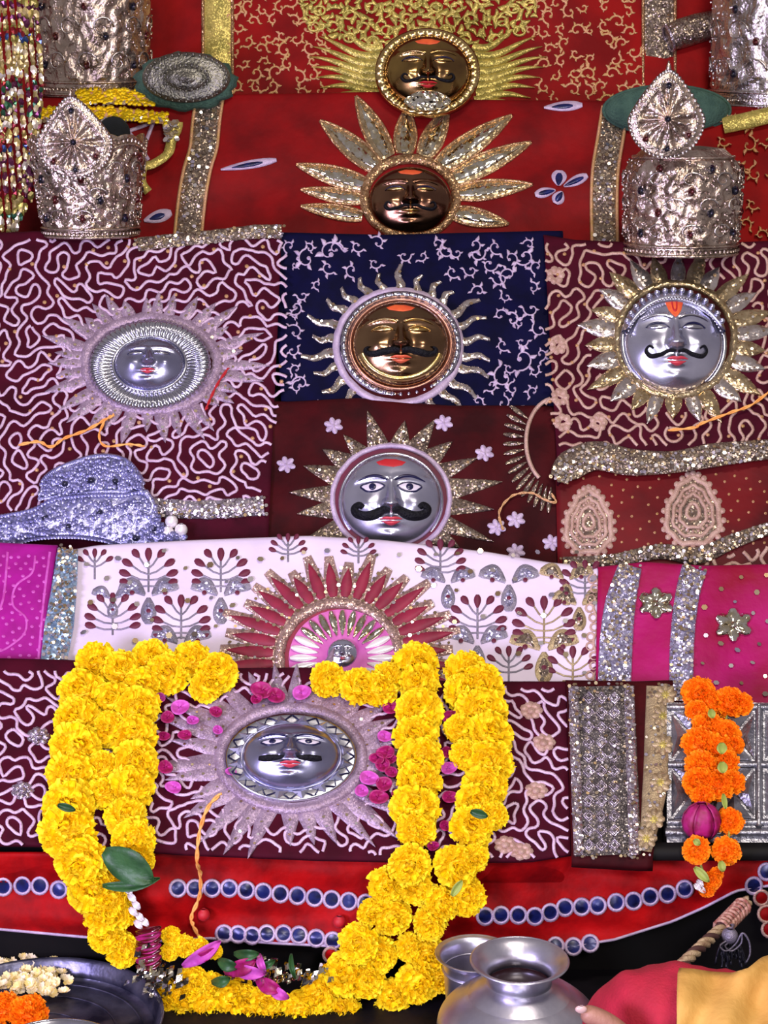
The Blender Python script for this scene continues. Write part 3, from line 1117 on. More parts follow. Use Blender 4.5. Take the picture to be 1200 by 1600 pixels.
# wine and gold beams of the sun
cS = (530, 1030)
for k in range(22):
    a = math.radians(-14 + 208 * k / 21)
    L1 = 1 + 0.06 * math.sin(k * 2.3)
    b = MB()
    leaf(b, SW, ell(cS[0], cS[1], 98, 92, a), ell(cS[0], cS[1], 190 * L1, 160 * L1, a), 17.5, 0.0006, 0.004, 'taper', 8)
    r_ = obj('ray', b, M['pinkglit'], t_wc)
    b = MB()
    leaf(b, SW, ell(cS[0], cS[1], 104, 98, a), ell(cS[0], cS[1], 180 * L1, 150 * L1, a), 9.0, 0.0032, 0.006, 'spear', 8)
    obj('ray_heart', b, M['beam'], r_)
    b = MB()
    am = a + math.radians(5)
    sequins(b, SW, [ell(cS[0], cS[1], 104 + 14 * q, 98 + 9 * q, am + rng.uniform(-.02, .02)) for q in range(6)], 2.8, 0.006, seed=k)
    obj('spangles', b, M['sequin'], r_, smooth=False)
b = MB()
ring(b, SW, cS[0], cS[1], 94, 88, 9, 0.001, 0.012, 70, jit=0.8)
obj('halo_ring', b, M['pinkglit'], t_wc)
b = MB()
disc(b, SW, cS[0], cS[1], 88, 84, 0.0015, 0.002, 40, 2)
obj('pink_backing', b, M['beam'], t_wc)

# pink cloth on the left and silver trim
t_pk = root_at('bandhani_cloth', 'bright pink tie-dyed cloth with white dots at the left edge', 'cloth', S3, 30, 1035)
cloth(S3, [(-80, 850), (88, 858)], [(-80, 1042), (62, 1042)], M['pink'], 'fabric', t_pk, 20, 20, h=0.012, tail=0.01)
SK = Lift(S3, 0.012)
b = MB()
for x, y in scatter((-5, 868, 70, 1030), 11, lambda x, y: True, 71):
    disc(b, SK, x, y, 3.2, 2.6, 0.0005, 0.002, 6, 1)
for c_, r_ in (((30, 900), 26), ((30, 960), 28), ((32, 1015), 26)):
    pass
strip(b, SK, smoothpl([(55, 868), (50, 895), (25, 915), (20, 945), (40, 965), (38, 990), (15, 1010), (0, 1018)], 5), 1.8, 0.0005, 0.0022)
strip(b, SK, smoothpl([(78, 862), (68, 940), (60, 1030)], 6), 2, 0.0005, 0.0022)
strip(b, SK, smoothpl([(12, 862), (6, 930), (-4, 960)], 6), 2, 0.0005, 0.0022)
obj('dot_pattern', b, M['rosepink'], t_pk, kind='stuff')
M['rosepink'].node_tree.nodes['Principled BSDF'].inputs['Roughness'].default_value = 0.6
ribbon(SK, t_pk, [(106, 858), (100, 920), (92, 980), (82, 1045)], [16, 20, 23, 20], 'bluesilver', 0.003, n=14)

# magenta cloth right
t_mg = root_at('magenta_cloth', 'magenta gauze cloth with silver star flowers at the right edge', 'cloth', S3, 1090, 1090)
cloth(S3, [(935, 892), (1010, 884), (1100, 890), (1280, 886)], [(930, 1098), (1280, 1098)], M['magenta'], 'fabric', t_mg, 40, 24, h=0.014, tail=0.01)
SG = Lift(S3, 0.014)
ribbon(SG, t_mg, [(985, 884), (970, 940), (963, 1000), (960, 1072)], [18, 24, 26, 26], 'lavsilver', 0.002, n=14)
ribbon(SG, t_mg, [(1085, 888), (1074, 930), (1066, 1000), (1064, 1095)], [20, 19, 19, 19], 'lavsilver', 0.002, n=12)
for fx, fy, r in ((1025, 942, 28), (1146, 976, 30)):
    b = MB()
    for k in range(6):
        a = k * math.pi / 3 + 0.5
        leaf(b, SG, (fx, fy), (fx + r * math.cos(a), fy + r * .85 * math.sin(a)), 10, 0.001, 0.007, 'petal', 6)
    disc(b, SG, fx, fy, 7, 6, 0.005, 0.010, 10, 2)
    obj('star_flower', b, M['mirror'], t_mg)
b = MB()
sequins(b, SG, scatter((1095, 895, 1200, 1085), 26, lambda x, y: True, 81), 4, 0.003, 0.3)
obj('spangles', b, M['sequin'], t_mg, smooth=False, kind='stuff')

# ---- lowest cord cloth
t_lc = root_at('cord_cloth', 'maroon cloth of the lowest slope with lilac cord around the bottom mask', 'cloth', S2, 450, 1330)
topB = [(-80, 1032), (100, 1036), (300, 1050), (480, 1048), (700, 1070), (890, 1070)]
botB = [(-80, 1312), (100, 1315), (300, 1328), (500, 1336), (700, 1340), (830, 1338), (892, 1328)]
cloth(S2, topB, botB, M['maroon'], 'fabric', t_lc, 80, 36, h=0.004, under=0.006)
SB = Lift(S2, 0.004)
cB = (455, 1184)
b = MB()
f, X, Yv, ins = meander(b, SB, (-20, 1040, 888, 1342), lambda x, y: y < 1322 + x * 0.024 and y < 1346 and el(x, y, cB, 150, 105) > 1 and y > 1044 + max(0, x - 300) * 0.055, 32, 2.5, 0.0004, 0.0036, 29)
obj('couched_cord', b, M['cord'], t_lc, kind='stuff')
halo(SB, t_lc, cB, (108, 74), (212, 156), 30, 18, M['grayray'], start=0.05, jit=0.16, h1=0.004, shape='spike')
b = MB()
ring(b, SB, cB[0], cB[1], 112, 79, 10, 0.001, 0.010, 64, jit=1)
obj('halo_ring', b, M['grayray'], t_lc)
b = MB()
disc(b, SB, cB[0], cB[1], 106, 74, 0.001, 0.0015, 40, 2)
obj('dark_backing', b, M['maroon2'], t_lc)
for fx, fy in ((830, 1110), (838, 1235), (815, 1330), (35, 1235), (60, 1150), (850, 1160), (790, 1320)):
    b = MB()
    for k in range(7):
        a = k * 0.9
        disc(b, SB, fx + 11 * math.cos(a), fy + 9 * math.sin(a), 8, 6, 0.001, 0.006, 8, 2)
    disc(b, SB, fx, fy, 7, 6, 0.004, 0.010, 8, 2)
    obj('rosette', b, M['silverglit' if fx < 100 else 'cordwarm'], t_lc)
# brocade end borders
t_br = root_at('brocade_border', 'folded silver and gold brocade border standing beside the lowest maroon cloth', 'cloth', S2, 960, 1325)
cloth(S2, [(885, 1068), (1000, 1070), (1052, 1068)], [(893, 1336), (1000, 1342), (1020, 1342)], M['maroon2'], 'fabric', t_br, 12, 20, h=0.010)
SQ = Lift(S2, 0.010)
ribbon(SQ, t_br, [(942, 1072), (944, 1150), (946, 1240), (950, 1336)], [48, 50, 52, 52], 'greyglit', 0.001, n=9)
for xx in (898, 985):
    ribbon(SQ, t_br, [(xx - 2, 1072), (xx, 1150), (xx + 3, 1240), (xx + 6, 1336)], 8, 'silverglit', 0.0045, n=4, name='side_band')
b = MB()
for k in range(11):
    for j in range(3):
        cx_, cy_ = 920 + j * 20, 1090 + k * 23
        for s_ in (9, 5):
            strip(b, SQ, [(cx_ - s_, cy_), (cx_, cy_ - s_), (cx_ + s_, cy_), (cx_, cy_ + s_)], 1.8, 0.003, 0.0075, False, True)
obj('lozenge_pattern', b, M['silverglit'], t_br, kind='stuff')
ribbon(SQ, t_br, [(1030, 1072), (1027, 1150), (1022, 1240), (1008, 1330)], [20, 20, 19, 10], 'antique', 0.001, n=5, name='outer_band')
for k, (x, y) in enumerate(((1040, 1085), (1036, 1118), (1036, 1163), (1032, 1222), (1022, 1280), (1010, 1310))):
    b = MB()
    for q in range(8):
        a = q * math.pi / 4
        leaf(b, SQ, (x, y), (x + 17 * math.cos(a), y + 17 * math.sin(a)), 6.5, 0.003, 0.008, 'petal', 5)
    o_ = obj('floret', b, M['antique'], t_br)
    b = MB()
    disc(b, SQ, x, y, 7, 7, 0.007, 0.009, 9, 1)
    obj('floret_eye', b, M['olivegold'], o_)

# ---- red satin skirt with mirror bands
t_sk = root_at('satin_skirt', 'red satin valance hanging under the lowest slope with bands of blue mirrors', 'valance', S1, 600, 1478)
topV = [(-80, 1337), (1280, 1337)]
botV = [(-80, 1450), (0, 1452), (130, 1464), (250, 1470), (330, 1466), (430, 1474), (560, 1480), (700, 1478), (860, 1484), (960, 1468), (1050, 1440), (1100, 1418), (1150, 1392), (1200, 1384), (1280, 1380)]
cloth(S1, topV, botV, M['redsatin'], 'fabric', t_sk, 110, 34, h=0.0, under=0, roll=0.004)
b = MB()
strip(b, S1, [pl(botV, i / 140) for i in range(141)], 2.2, 0.0, 0.004)
obj('piped_hem', b, M['lilacring'], t_sk)
row1 = [(-22, 1384), (5, 1386), (35, 1384), (62, 1384), (92, 1390)] + [(278 + k * 26.7, 1388 + max(0, k - 3) * 2.9) for k in range(12)] + \
    [(758, 1432), (783, 1430), (810, 1430), (836, 1432), (860, 1426), (883, 1418), (909, 1417), (934, 1415), (963, 1410), (990, 1408), (1016, 1401), (1043, 1397), (1070, 1389)]
row2 = [(350, 1459), (372, 1460), (394, 1462), (417, 1459), (443, 1459), (467, 1461), (494, 1466), (520, 1470), (868, 1478), (896, 1479), (922, 1474), (1178, 1384), (1198, 1362), (1219, 1345)]
for x, y in row1 + row2:
    b = MB()
    disc(b, S1, x, y, 10.5, 11, 0.003, 0.0042, 14, 2)
    m_ = obj('round_mirror', b, M['blue'], t_sk)
    b = MB()
    ring(b, S1, x, y, 12, 12.5, 2.8, 0.001, 0.007, 16)
    obj('mirror_edging', b, M['lilacring'], m_)
for x, y, r in ((517, 1492, 13), (1190, 1403, 13), (1198, 1428, 15), (1203, 1452, 14)):
    b = MB()
    disc(b, S1, x, y, r * .75, r * .75, 0.004, 0.008, 12, 2)
    m_ = obj('red_drop', b, M['redsatin'], t_sk)
    b = MB()
    ring(b, S1, x, y, r * .85, r * .85, 2.8, 0.001, 0.009, 16)
    obj('drop_edging', b, M['cordwarm'], m_)
for x, y in ((318, 1429), (530, 1440)):
    b = MB()
    b.ball(S1.P(x, y, 0.010), 0.009, 12, 8)
    obj('red_button', b, M['redpaste'], t_sk)

# ------------------------------------------------------------------ MASKS


def g(x, y, cx, cy, sx, sy):
    return math.exp(-((x - cx) / sx) ** 2 - ((y - cy) / sy) ** 2)


def face_h(x, y, o):
    r2 = min(1.0, x * x + y * y)
    h = o.get('dome', 0.42) * math.sqrt(max(0.0, 1 - r2 * 0.97)) + 0.0
    a = abs(x)
    ns = 1.0 if -0.16 < y else 0.0
    # nose: bridge widening to a tip with nostrils
    t = (0.42 - y) / 0.56
    if 0 <= t <= 1.25:
        w = 0.055 + 0.075 * max(0, min(1, t))
        k = math.exp(-(x / w) ** 2 * 0.9)
        up = max(0, min(1, t)) if t <= 1 else max(0, 1 - (t - 1) * 4.5)
        h += k * (0.05 + 0.17 * up ** 1.2)
    h += 0.075 * g(a, y, 0.125, -0.10, 0.065, 0.06)
    # brow ridge, sockets, lids
    h += 0.045 * math.exp(-((y - (0.47 - 0.35 * (a - 0.3) ** 2)) / 0.055) ** 2) * (1 if 0.08 < a < 0.72 else math.exp(-((a - (0.08 if a < .3 else .72)) / .06) ** 2))
    h -= 0.05 * g(a, y, 0.38, 0.27, 0.30, 0.13)
    h += 0.055 * g(a, y, 0.37, 0.25, 0.19, 0.085)
    h += 0.07 * g(a, y, 0.50, -0.12, 0.20, 0.20)
    # mouth
    h += 0.05 * g(x, y, 0, -0.45, 0.24, 0.13)
    h += 0.045 * g(x, y, 0, -0.40, 0.17, 0.035) + 0.05 * g(x, y, 0, -0.51, 0.14, 0.045)
    h -= 0.04 * g(x, y, 0, -0.455, 0.20, 0.02)
    h += 0.06 * g(x, y, 0, -0.74, 0.18, 0.12)
    h -= 0.02 * g(x, y, 0, -0.62, 0.16, 0.05)
    return h * o.get('relief', 1.0)


def mask_frame(S, cx, cy, rx, ry, dl, hf):
    """frame of a mask that leans dl degrees less than the cloth it lies on"""
    L = math.radians(S.lean - dl)
    N = Vector((0, -math.cos(L), math.sin(L)))
    V = Vector((0, math.sin(L), math.cos(L)))
    O = S.P(cx, cy, hf)
    vd = (CAM - O)
    su = vd.dot(-FWD) / F
    v = vd.normalized()
    k = math.sqrt(max(0.05, 1 - V.dot(v) ** 2))
    sv = su / k
    # the dome's middle is nearer the camera: slide down so it still sits centred in its hole
    return O, N, V, su, sv, math.sqrt(1 - N.dot(v) ** 2)


def mask(label, S, cx, cy, rx, ry, o):
    O, N, V, su, sv, sn = mask_frame(S, cx, cy, rx, ry, o.get('dl', 10), o.get('hf', 0.018))
    O = O - V * (o.get('dome', 0.42) * 0.38 * rx * su * sn / 0.95)
    t = thing('sun_mask', label, 'mask', O - N * 0.015, None)
    R = rx * su

    def Pf(x, y, lift=0.0):
        return O + U * (x * R) + V * (y * ry * sv) + N * ((face_h(x, y, o) + lift) * R)
    fm = o['mat']
    b = MB()
    nr, na = 44, 72
    rows = []
    for j in range(nr + 1):
        r = 1 - j / nr * 0.999
        rows.append([Pf(r * math.cos(2 * math.pi * i / na), r * math.sin(2 * math.pi * i / na)) for i in range(na)])
    rows.insert(0, [p - N * (0.02) for p in rows[0]])
    b.grid(rows, True)
    obj('face', b, fm, t)

    def patch(name, outline, m, lift=0.012, puff=0.0, par=None):
        b = MB()
        cx_ = sum(p[0] for p in outline) / len(outline)
        cy_ = sum(p[1] for p in outline) / len(outline)
        b.grid([[Pf(cx_ + (x - cx_) * k, cy_ + (y - cy_) * k, lift * (0.2 if k == 1 else 1) + puff * math.sqrt(max(0, 1 - k * k))) for x, y in outline] for k in (1, 0.94, 0.7, 0.4, 0.01)], True)
        return obj(name, b, m, par or t)

    def stroke(name, pts, w, m, lift=0.03, par=None, sub=5):
        sm = smoothpl(pts, sub)
        ws = smoothpl([(q, 0) for q in w], sub) if isinstance(w, (list, tuple)) else [(w, 0)] * len(sm)
        b = MB()
        rows = []
        for i, p in enumerate(sm):
            a, c = sm[max(i - 1, 0)], sm[min(i + 1, len(sm) - 1)]
            dx, dy = c[0] - a[0], c[1] - a[1]
            l = math.hypot(dx, dy) or 1
            nx, ny = -dy / l, dx / l
            W = max(ws[i][0], 0.004)
            rows.append([Pf(p[0] + nx * W * k, p[1] + ny * W * k, h) for k, h in ((-1, 0.004), (-.7, lift * .75), (0, lift), (.7, lift * .75), (1, 0.004))])
        b.grid(rows)
        return obj(name, b, m, par or t)
    e = o.get('eyes', 'paint')
    if e:
        for s in (-1, 1):
            if e == 'paint':
                al = []
                for i in range(20):
                    a = 2 * math.pi * i / 20
                    xx = 0.37 + 0.235 * math.cos(a)
                    al.append((s * xx, 0.25 + 0.10 * math.sin(a) * (0.4 + 0.6 * abs(math.sin(a))) - 0.015 * math.cos(a) + (0.02 if math.cos(a) > .8 else 0)))
                ey = patch('eye', al, M['eyewhite'], 0.014)
                stroke('eyelid_line', al + [al[0]], 0.02, M['iris'], 0.03, ey, 2)
                patch('iris', [(s * 0.37 + 0.075 * math.cos(a), 0.255 + 0.078 * math.sin(a)) for a in [i * math.pi / 7 for i in range(14)]], M['iris'], 0.024, 0.01, ey)
            else:
                al = [(s * (0.37 + 0.22 * math.cos(a)), 0.235 + 0.055 * math.sin(a)) for a in [i * math.pi / 9 for i in range(18)]]
                ey = patch('eye', al, o['mat2'], 0.012, 0.03)
                stroke('eyelid_line', [(s * 0.14, .22), (s * .25, .30), (s * .40, .325), (s * .52, .29), (s * .62, .22)], [0.008, .02, .024, .018, .006], M['iris'] if o.get('lid', 1) else o['mat2'], 0.035, ey)
    if o.get('brow', True):
        for s in (-1, 1):
            stroke('eyebrow', [(s * 0.08, 0.40), (s * 0.25, 0.475), (s * 0.45, 0.47), (s * 0.68, 0.37)], [0.022, 0.036, 0.032, 0.008], o.get('browmat', M['iris']), 0.035)
    ms = o.get('moustache', 1)
    mm = o.get('moumat', M['blackwool'])
    if ms:
        for s in (-1, 1):
            if ms == 1:      # thick with big curls
                p = [(s * 0.02, -.275), (s * 0.16, -.25), (s * 0.32, -.33), (s * 0.50, -.36), (s * 0.68, -.30), (s * 0.73, -.19), (s * 0.64, -.13), (s * 0.56, -.19)]
                w = [0.04, .085, .105, .095, .085, .075, .07, .05]
            elif ms == 2:    # level with small upturned tips
                p = [(s * 0.02, -.285), (s * 0.18, -.255), (s * 0.36, -.29), (s * 0.54, -.33), (s * 0.70, -.29), (s * 0.73, -.20), (s * 0.66, -.17)]
                w = [0.04, .075, .08, .07, .055, .04, .02]
            elif ms == 3:    # thin handlebar
                p = [(s * 0.02, -.29), (s * 0.16, -.26), (s * 0.32, -.33), (s * 0.52, -.36), (s * 0.62, -.26), (s * 0.56, -.17), (s * 0.47, -.22)]
                w = [0.02, .035, .045, .04, .03, .025, .015]
            else:            # short painted bars
                p = [(s * 0.14, -.25), (s * 0.30, -.26), (s * 0.50, -.27), (s * 0.64, -.25)]
                w = [0.03, .08, .085, .05]
            stroke('moustache', p, w, mm, o.get('moulift', 0.07))
    if o.get('lips'):
        lm = o['lips']
        stroke('upper_lip', [(-.22, -.43), (-.10, -.405), (0, -.425), (.10, -.405), (.22, -.43)], [.006, .03, .028, .03, .006], lm, 0.03)
        stroke('lower_lip', [(-.18, -.475), (0, -.52), (.18, -.475)], [.006, .042, .006], lm, 0.035)
    tk = o.get('tilak')
    if tk:
        patch('tilak', [(-.20, .80), (0, .84), (.20, .80), (.13, .58), (.05, .46), (0, .43), (-.05, .46), (-.13, .58)], M['orange'], 0.014)
        stroke('tilak_stripe', [(-.05, .78), (-.035, .62), (0, .57), (.035, .62), (.05, .78)], [.018, .02, .03, .02, .018], M['redpaste'], 0.03)
    elif o.get('smear'):
        patch('kumkum', [(-.30, .80), (-.12, .87), (.10, .86), (.30, .80), (.22, .72), (.05, .68), (-.10, .70), (-.24, .73)], M['redpaste' if o['smear'] == 2 else 'orange'], 0.012)

    def rim(name, m, r0, r1, hh, flutes=0, amp=0.0, par=None, y0=0.0, back=0.02, zig=0.0, nseg=160):
        """flat or fluted metal plate around the face"""
        b = MB()
        rows = []
        for k in range(6):
            q = k / 5
            row = []
            for i in range(nseg):
                a = 2 * math.pi * i / nseg
                r = r0 + (r1 - r0) * q
                if flutes and q > 0:
                    r += zig * q * (2 * abs((i * flutes / nseg) % 1 - 0.5) - .5)
                zz = hh * math.sin(math.pi * min(1, q * .9)) + amp * math.cos(a * flutes) * math.sin(math.pi * q) * 1.0
                row.append(O + U * (r * math.cos(a) * R) + V * ((r * math.sin(a) + y0) * ry * sv) + N * (zz * R))
            rows.append(row)
        rows.append([p - N * back for p in rows[-1]])
        b.grid(rows, True)
        return obj(name, b, m, par or t)
    o['build'](t, Pf, rim, O, N, V, R, ry * sv) if o.get('build') else None
    return t


def b_plain(t, Pf, rim, O, N, V, R, Ry):
    rim('rim', M['steel'], 0.985, 1.05, 0.05)


def b_brass(t, Pf, rim, O, N, V, R, Ry):
    rim('copper_collar', M['copper'], 0.99, 1.10, 0.07)
    rim('silver_plate', M['steel'], 1.10, 1.26, 0.07, 40, 0.012)
    for k in range(34):
        pass
    b = MB()
    for k in range(44):
        a = 2 * math.pi * k / 44
        b.ball(O + U * (1.18 * R * math.cos(a)) + V * (1.18 * Ry * math.sin(a)) + N * 0.006, 0.0035, 6, 4)
    obj('bead_row', b, M['steel'], t, kind='stuff')
    b = MB()
    rows = []
    for i in range(41):
        a = math.radians(200 + 140 * i / 40)
        rows.append([O + U * (r * R * math.cos(a)) + V * (r * Ry * math.sin(a)) + N * (z * R) for r, z in ((.80, .26), (.86, .30), (.92, .25), (.95, .17))])
    b.grid(rows)
    obj('chin_band', b, M['goldrim'], t)


def b_crowned(t, Pf, rim, O, N, V, R, Ry):
    rim('rim', M['steel'], 0.98, 1.10, 0.06)
    b = MB()
    rows = []
    for i in range(61):
        a = math.radians(12 + 156 * i / 60)
        w = 0.26 * math.sin(math.pi * i / 60) ** 0.6
        rows.append([O + U * (r * R * math.cos(a)) + V * (r * Ry * math.sin(a)) + N * (z * R) for r, z in ((1.02 - w, .36 - .1), (1.02 - w * .8, .36), (1.02 - w * .4, .30), (1.08, .16), (1.10, 0))])
    b.grid(rows)
    cb = obj('crown_band', b, M['steelface'], t)
    b = MB()
    for k in range(15):
        a = math.radians(22 + 136 * k / 14)
        w = 0.15 * math.sin(math.pi * (k + 1) / 16) ** .6
        b.ball(O + U * ((1.06 - w * .2) * R * math.cos(a)) + V * ((1.06 - w * .2) * Ry * math.sin(a)) + N * (0.25 * R), 0.0052, 8, 5, (1, 1.2, 1))
    obj('knob_row', b, M['steelface'], cb, kind='stuff')
    b = MB()
    for k in range(40):
        a = math.radians(8 + 164 * k / 39)
        w = 0.20 * math.sin(math.pi * (k + .5) / 40) ** .6
        b.ball(O + U * ((1.02 - w) * R * math.cos(a)) + V * ((1.02 - w) * Ry * math.sin(a)) + N * (0.37 * R * (0.55 + .45 * math.sin(a))), 0.0026, 6, 4)
    obj('bead_row', b, M['steel'], cb, kind='stuff')


def b_fluted(t, Pf, rim, O, N, V, R, Ry):
    rim('inner_rim', M['steel'], 0.97, 1.12, 0.10)
    rim('fluted_plate', M['steel'], 1.12, 1.74, 0.10, 60, 0.035, zig=0.05, nseg=480)


def b_star(t, Pf, rim, O, N, V, R, Ry):
    rim('rim', M['dkface'], 0.97, 1.06, 0.07)
    pl_ = rim('star_plate', M['steel'], 1.05, 1.34, 0.01, 0, 0.0)
    b = MB()
    for k in range(16):
        a = 2 * math.pi * (k + .5) / 16
        p = [(1.06, a - .17, .02), (1.32, a, .02), (1.06, a + .17, .02), (1.12, a, .09)]
        q = [O + U * (r * R * math.cos(c)) + V * (r * Ry * math.sin(c)) + N * (z * R) for r, c, z in p]
        b.add(q, [(0, 1, 3), (1, 2, 3), (0, 3, 2)])
    obj('star_points', b, M['steelface'], pl_, smooth=False)
    b = MB()
    for k in range(16):
        a = 2 * math.pi * (k + .5) / 16
        b.tube([O + U * (r * R * math.cos(c)) + V * (r * Ry * math.sin(c)) + N * (.03 * R) for r, c in ((1.30, a - .19), (1.08, a), (1.30, a + .19))], 0.0011, 5)
    obj('engraved_lines', b, M['iris'], pl_)


def b_gold(t, Pf, rim, O, N, V, R, Ry):
    rim('gold_plate', M['goldrim'], 0.98, 1.24, 0.06, 34, 0.02)


mask('brass sun mask with black moustache on the navy cloth', SN, 626, 535, 75, 66,
     dict(mat=M['brassface'], mat2=M['goldrim'], eyes='sculpt', lid=0, brow=True, browmat=M['goldrim'], moustache=2, lips=M['lipsorange'], smear=1, build=b_brass, dl=12, hf=0.016))
mask('silver face mask with big curled black moustache on the dark maroon velvet, no crown', SM, 611, 782, 78, 74,
     dict(mat=M['steelface'], eyes='paint', moustache=1, lips=M['lips'], smear=2, build=b_plain, dl=14, hf=0.014))
mask('silver face mask wearing a beaded crown band and orange forehead mark', SR, 1052, 533, 76, 76,
     dict(mat=M['steelface'], mat2=M['steel'], eyes='sculpt', browmat=M['steel'], moustache=3, lips=M['lips'], tilak=1, build=b_crowned, dl=12, hf=0.018))
mask('small silver face set in a round fluted silver plate, on the left maroon cloth', SL, 234, 566, 54, 40,
     dict(mat=M['dkface'], mat2=M['steel'], eyes='sculpt', brow=False, moustache=0, lips=M['lips'], build=b_fluted, dl=4, hf=0.016))
mask('lowest silver face mask with painted eyes and a pointed star collar, between the garlands', SB, 455, 1178, 76, 50,
     dict(mat=M['dkface'], eyes='paint', moustache=4, lips=M['lips'], build=b_star, dl=10, hf=0.016))
S5l = Lift(S5, 0.002)
mask('dark bronze face mask in the middle of the big gold sun on red velvet', S5l, 641, 312, 64, 52,
     dict(mat=M['bronze'], mat2=M['goldrim'], eyes='sculpt', browmat=M['bronze'], moustache=3, lips=M['goldrim'], smear=1, build=None, dl=12, hf=0.014))
tg = mask('shiny gold face mask at the very top, gold rays spreading on both sides', Surf(150, S5.Y(152) - 0.035, 20), 668, 110, 66, 54,
          dict(mat=M['goldface'], mat2=M['goldrim'], eyes='sculpt', browmat=M['goldrim'], moustache=3, lips=M['redpaste'], smear=1, build=b_gold, dl=4, hf=0.0))
b = MB()
SFo = Surf(150, S5.Y(152) - 0.062, 20)
rows = []
fr = random.Random(4)
for j in range(9):
    rows.append([SFo.P(668 + (i - 8) * 4.6 * math.sin(math.pi * (j + 1.5) / 11), 142 + j * 3.8 + .12 * abs(i - 8), fr.uniform(0, .004)) for i in range(17)])
b.grid(rows)
obj('chin_foil', b, M['mirror'], tg, smooth=False, label='crumpled silver foil on the chin')
# small face inside the white cloth's sun
SW2 = Lift(S3, 0.008)
tw = thing('sun_disc', 'small round sun disc with tiny face and white petals on the white cloth', 'sun disc', SW2.P(534, 1030))
b = MB()
disc(b, SW2, 535, 1030, 84, 78, 0.0, 0.003, 48, 3)
obj('pink_disc', b, mat('pink_enamel', '#b0489a', 0.4, 0.2, '#c86ab0', 30), tw)
for k in range(28):
    a = 2 * math.pi * k / 28
    b = MB()
    leaf(b, SW2, ell(535, 1028, 40, 36, a), ell(535, 1028, 82, 75, a), 6.0, 0.002, 0.007, 'petal', 7)
    obj('petal', b, M['mirror' if 5 > abs(k - 7) else 'pearl'], tw)
mask('tiny pink-tinted silver face in the centre of the small petal disc', Lift(S3, 0.010), 535, 1020, 23, 22,
     dict(mat=M['steelface'], eyes='paint', moustache=4, moumat=M['silverglit'], lips=M['lips'], build=None, dl=8, hf=0.004))

# ------------------------------------------------------------------ CROWNS


def relief(u, z, seed):
    """embossed scrollwork as height, u in turns, z 0..1"""
    a = 0.0
    for k, (fu, fz, ph) in enumerate(((9, 3, 0.3), (14, 5, 1.7), (6, 7, 2.2), (21, 9, 0.9))):
        a += math.sin(fu * 1.7 * 6.283 * u + 2.2 * math.sin(fz * 3.14 * z + ph + seed)) * math.cos(fz * 6.283 * z * .5 + ph + seed + 1.5 * math.sin(fu * 3 * u)) / (1 + k * .5)
    return max(-0.6, min(1, a * 1.1))


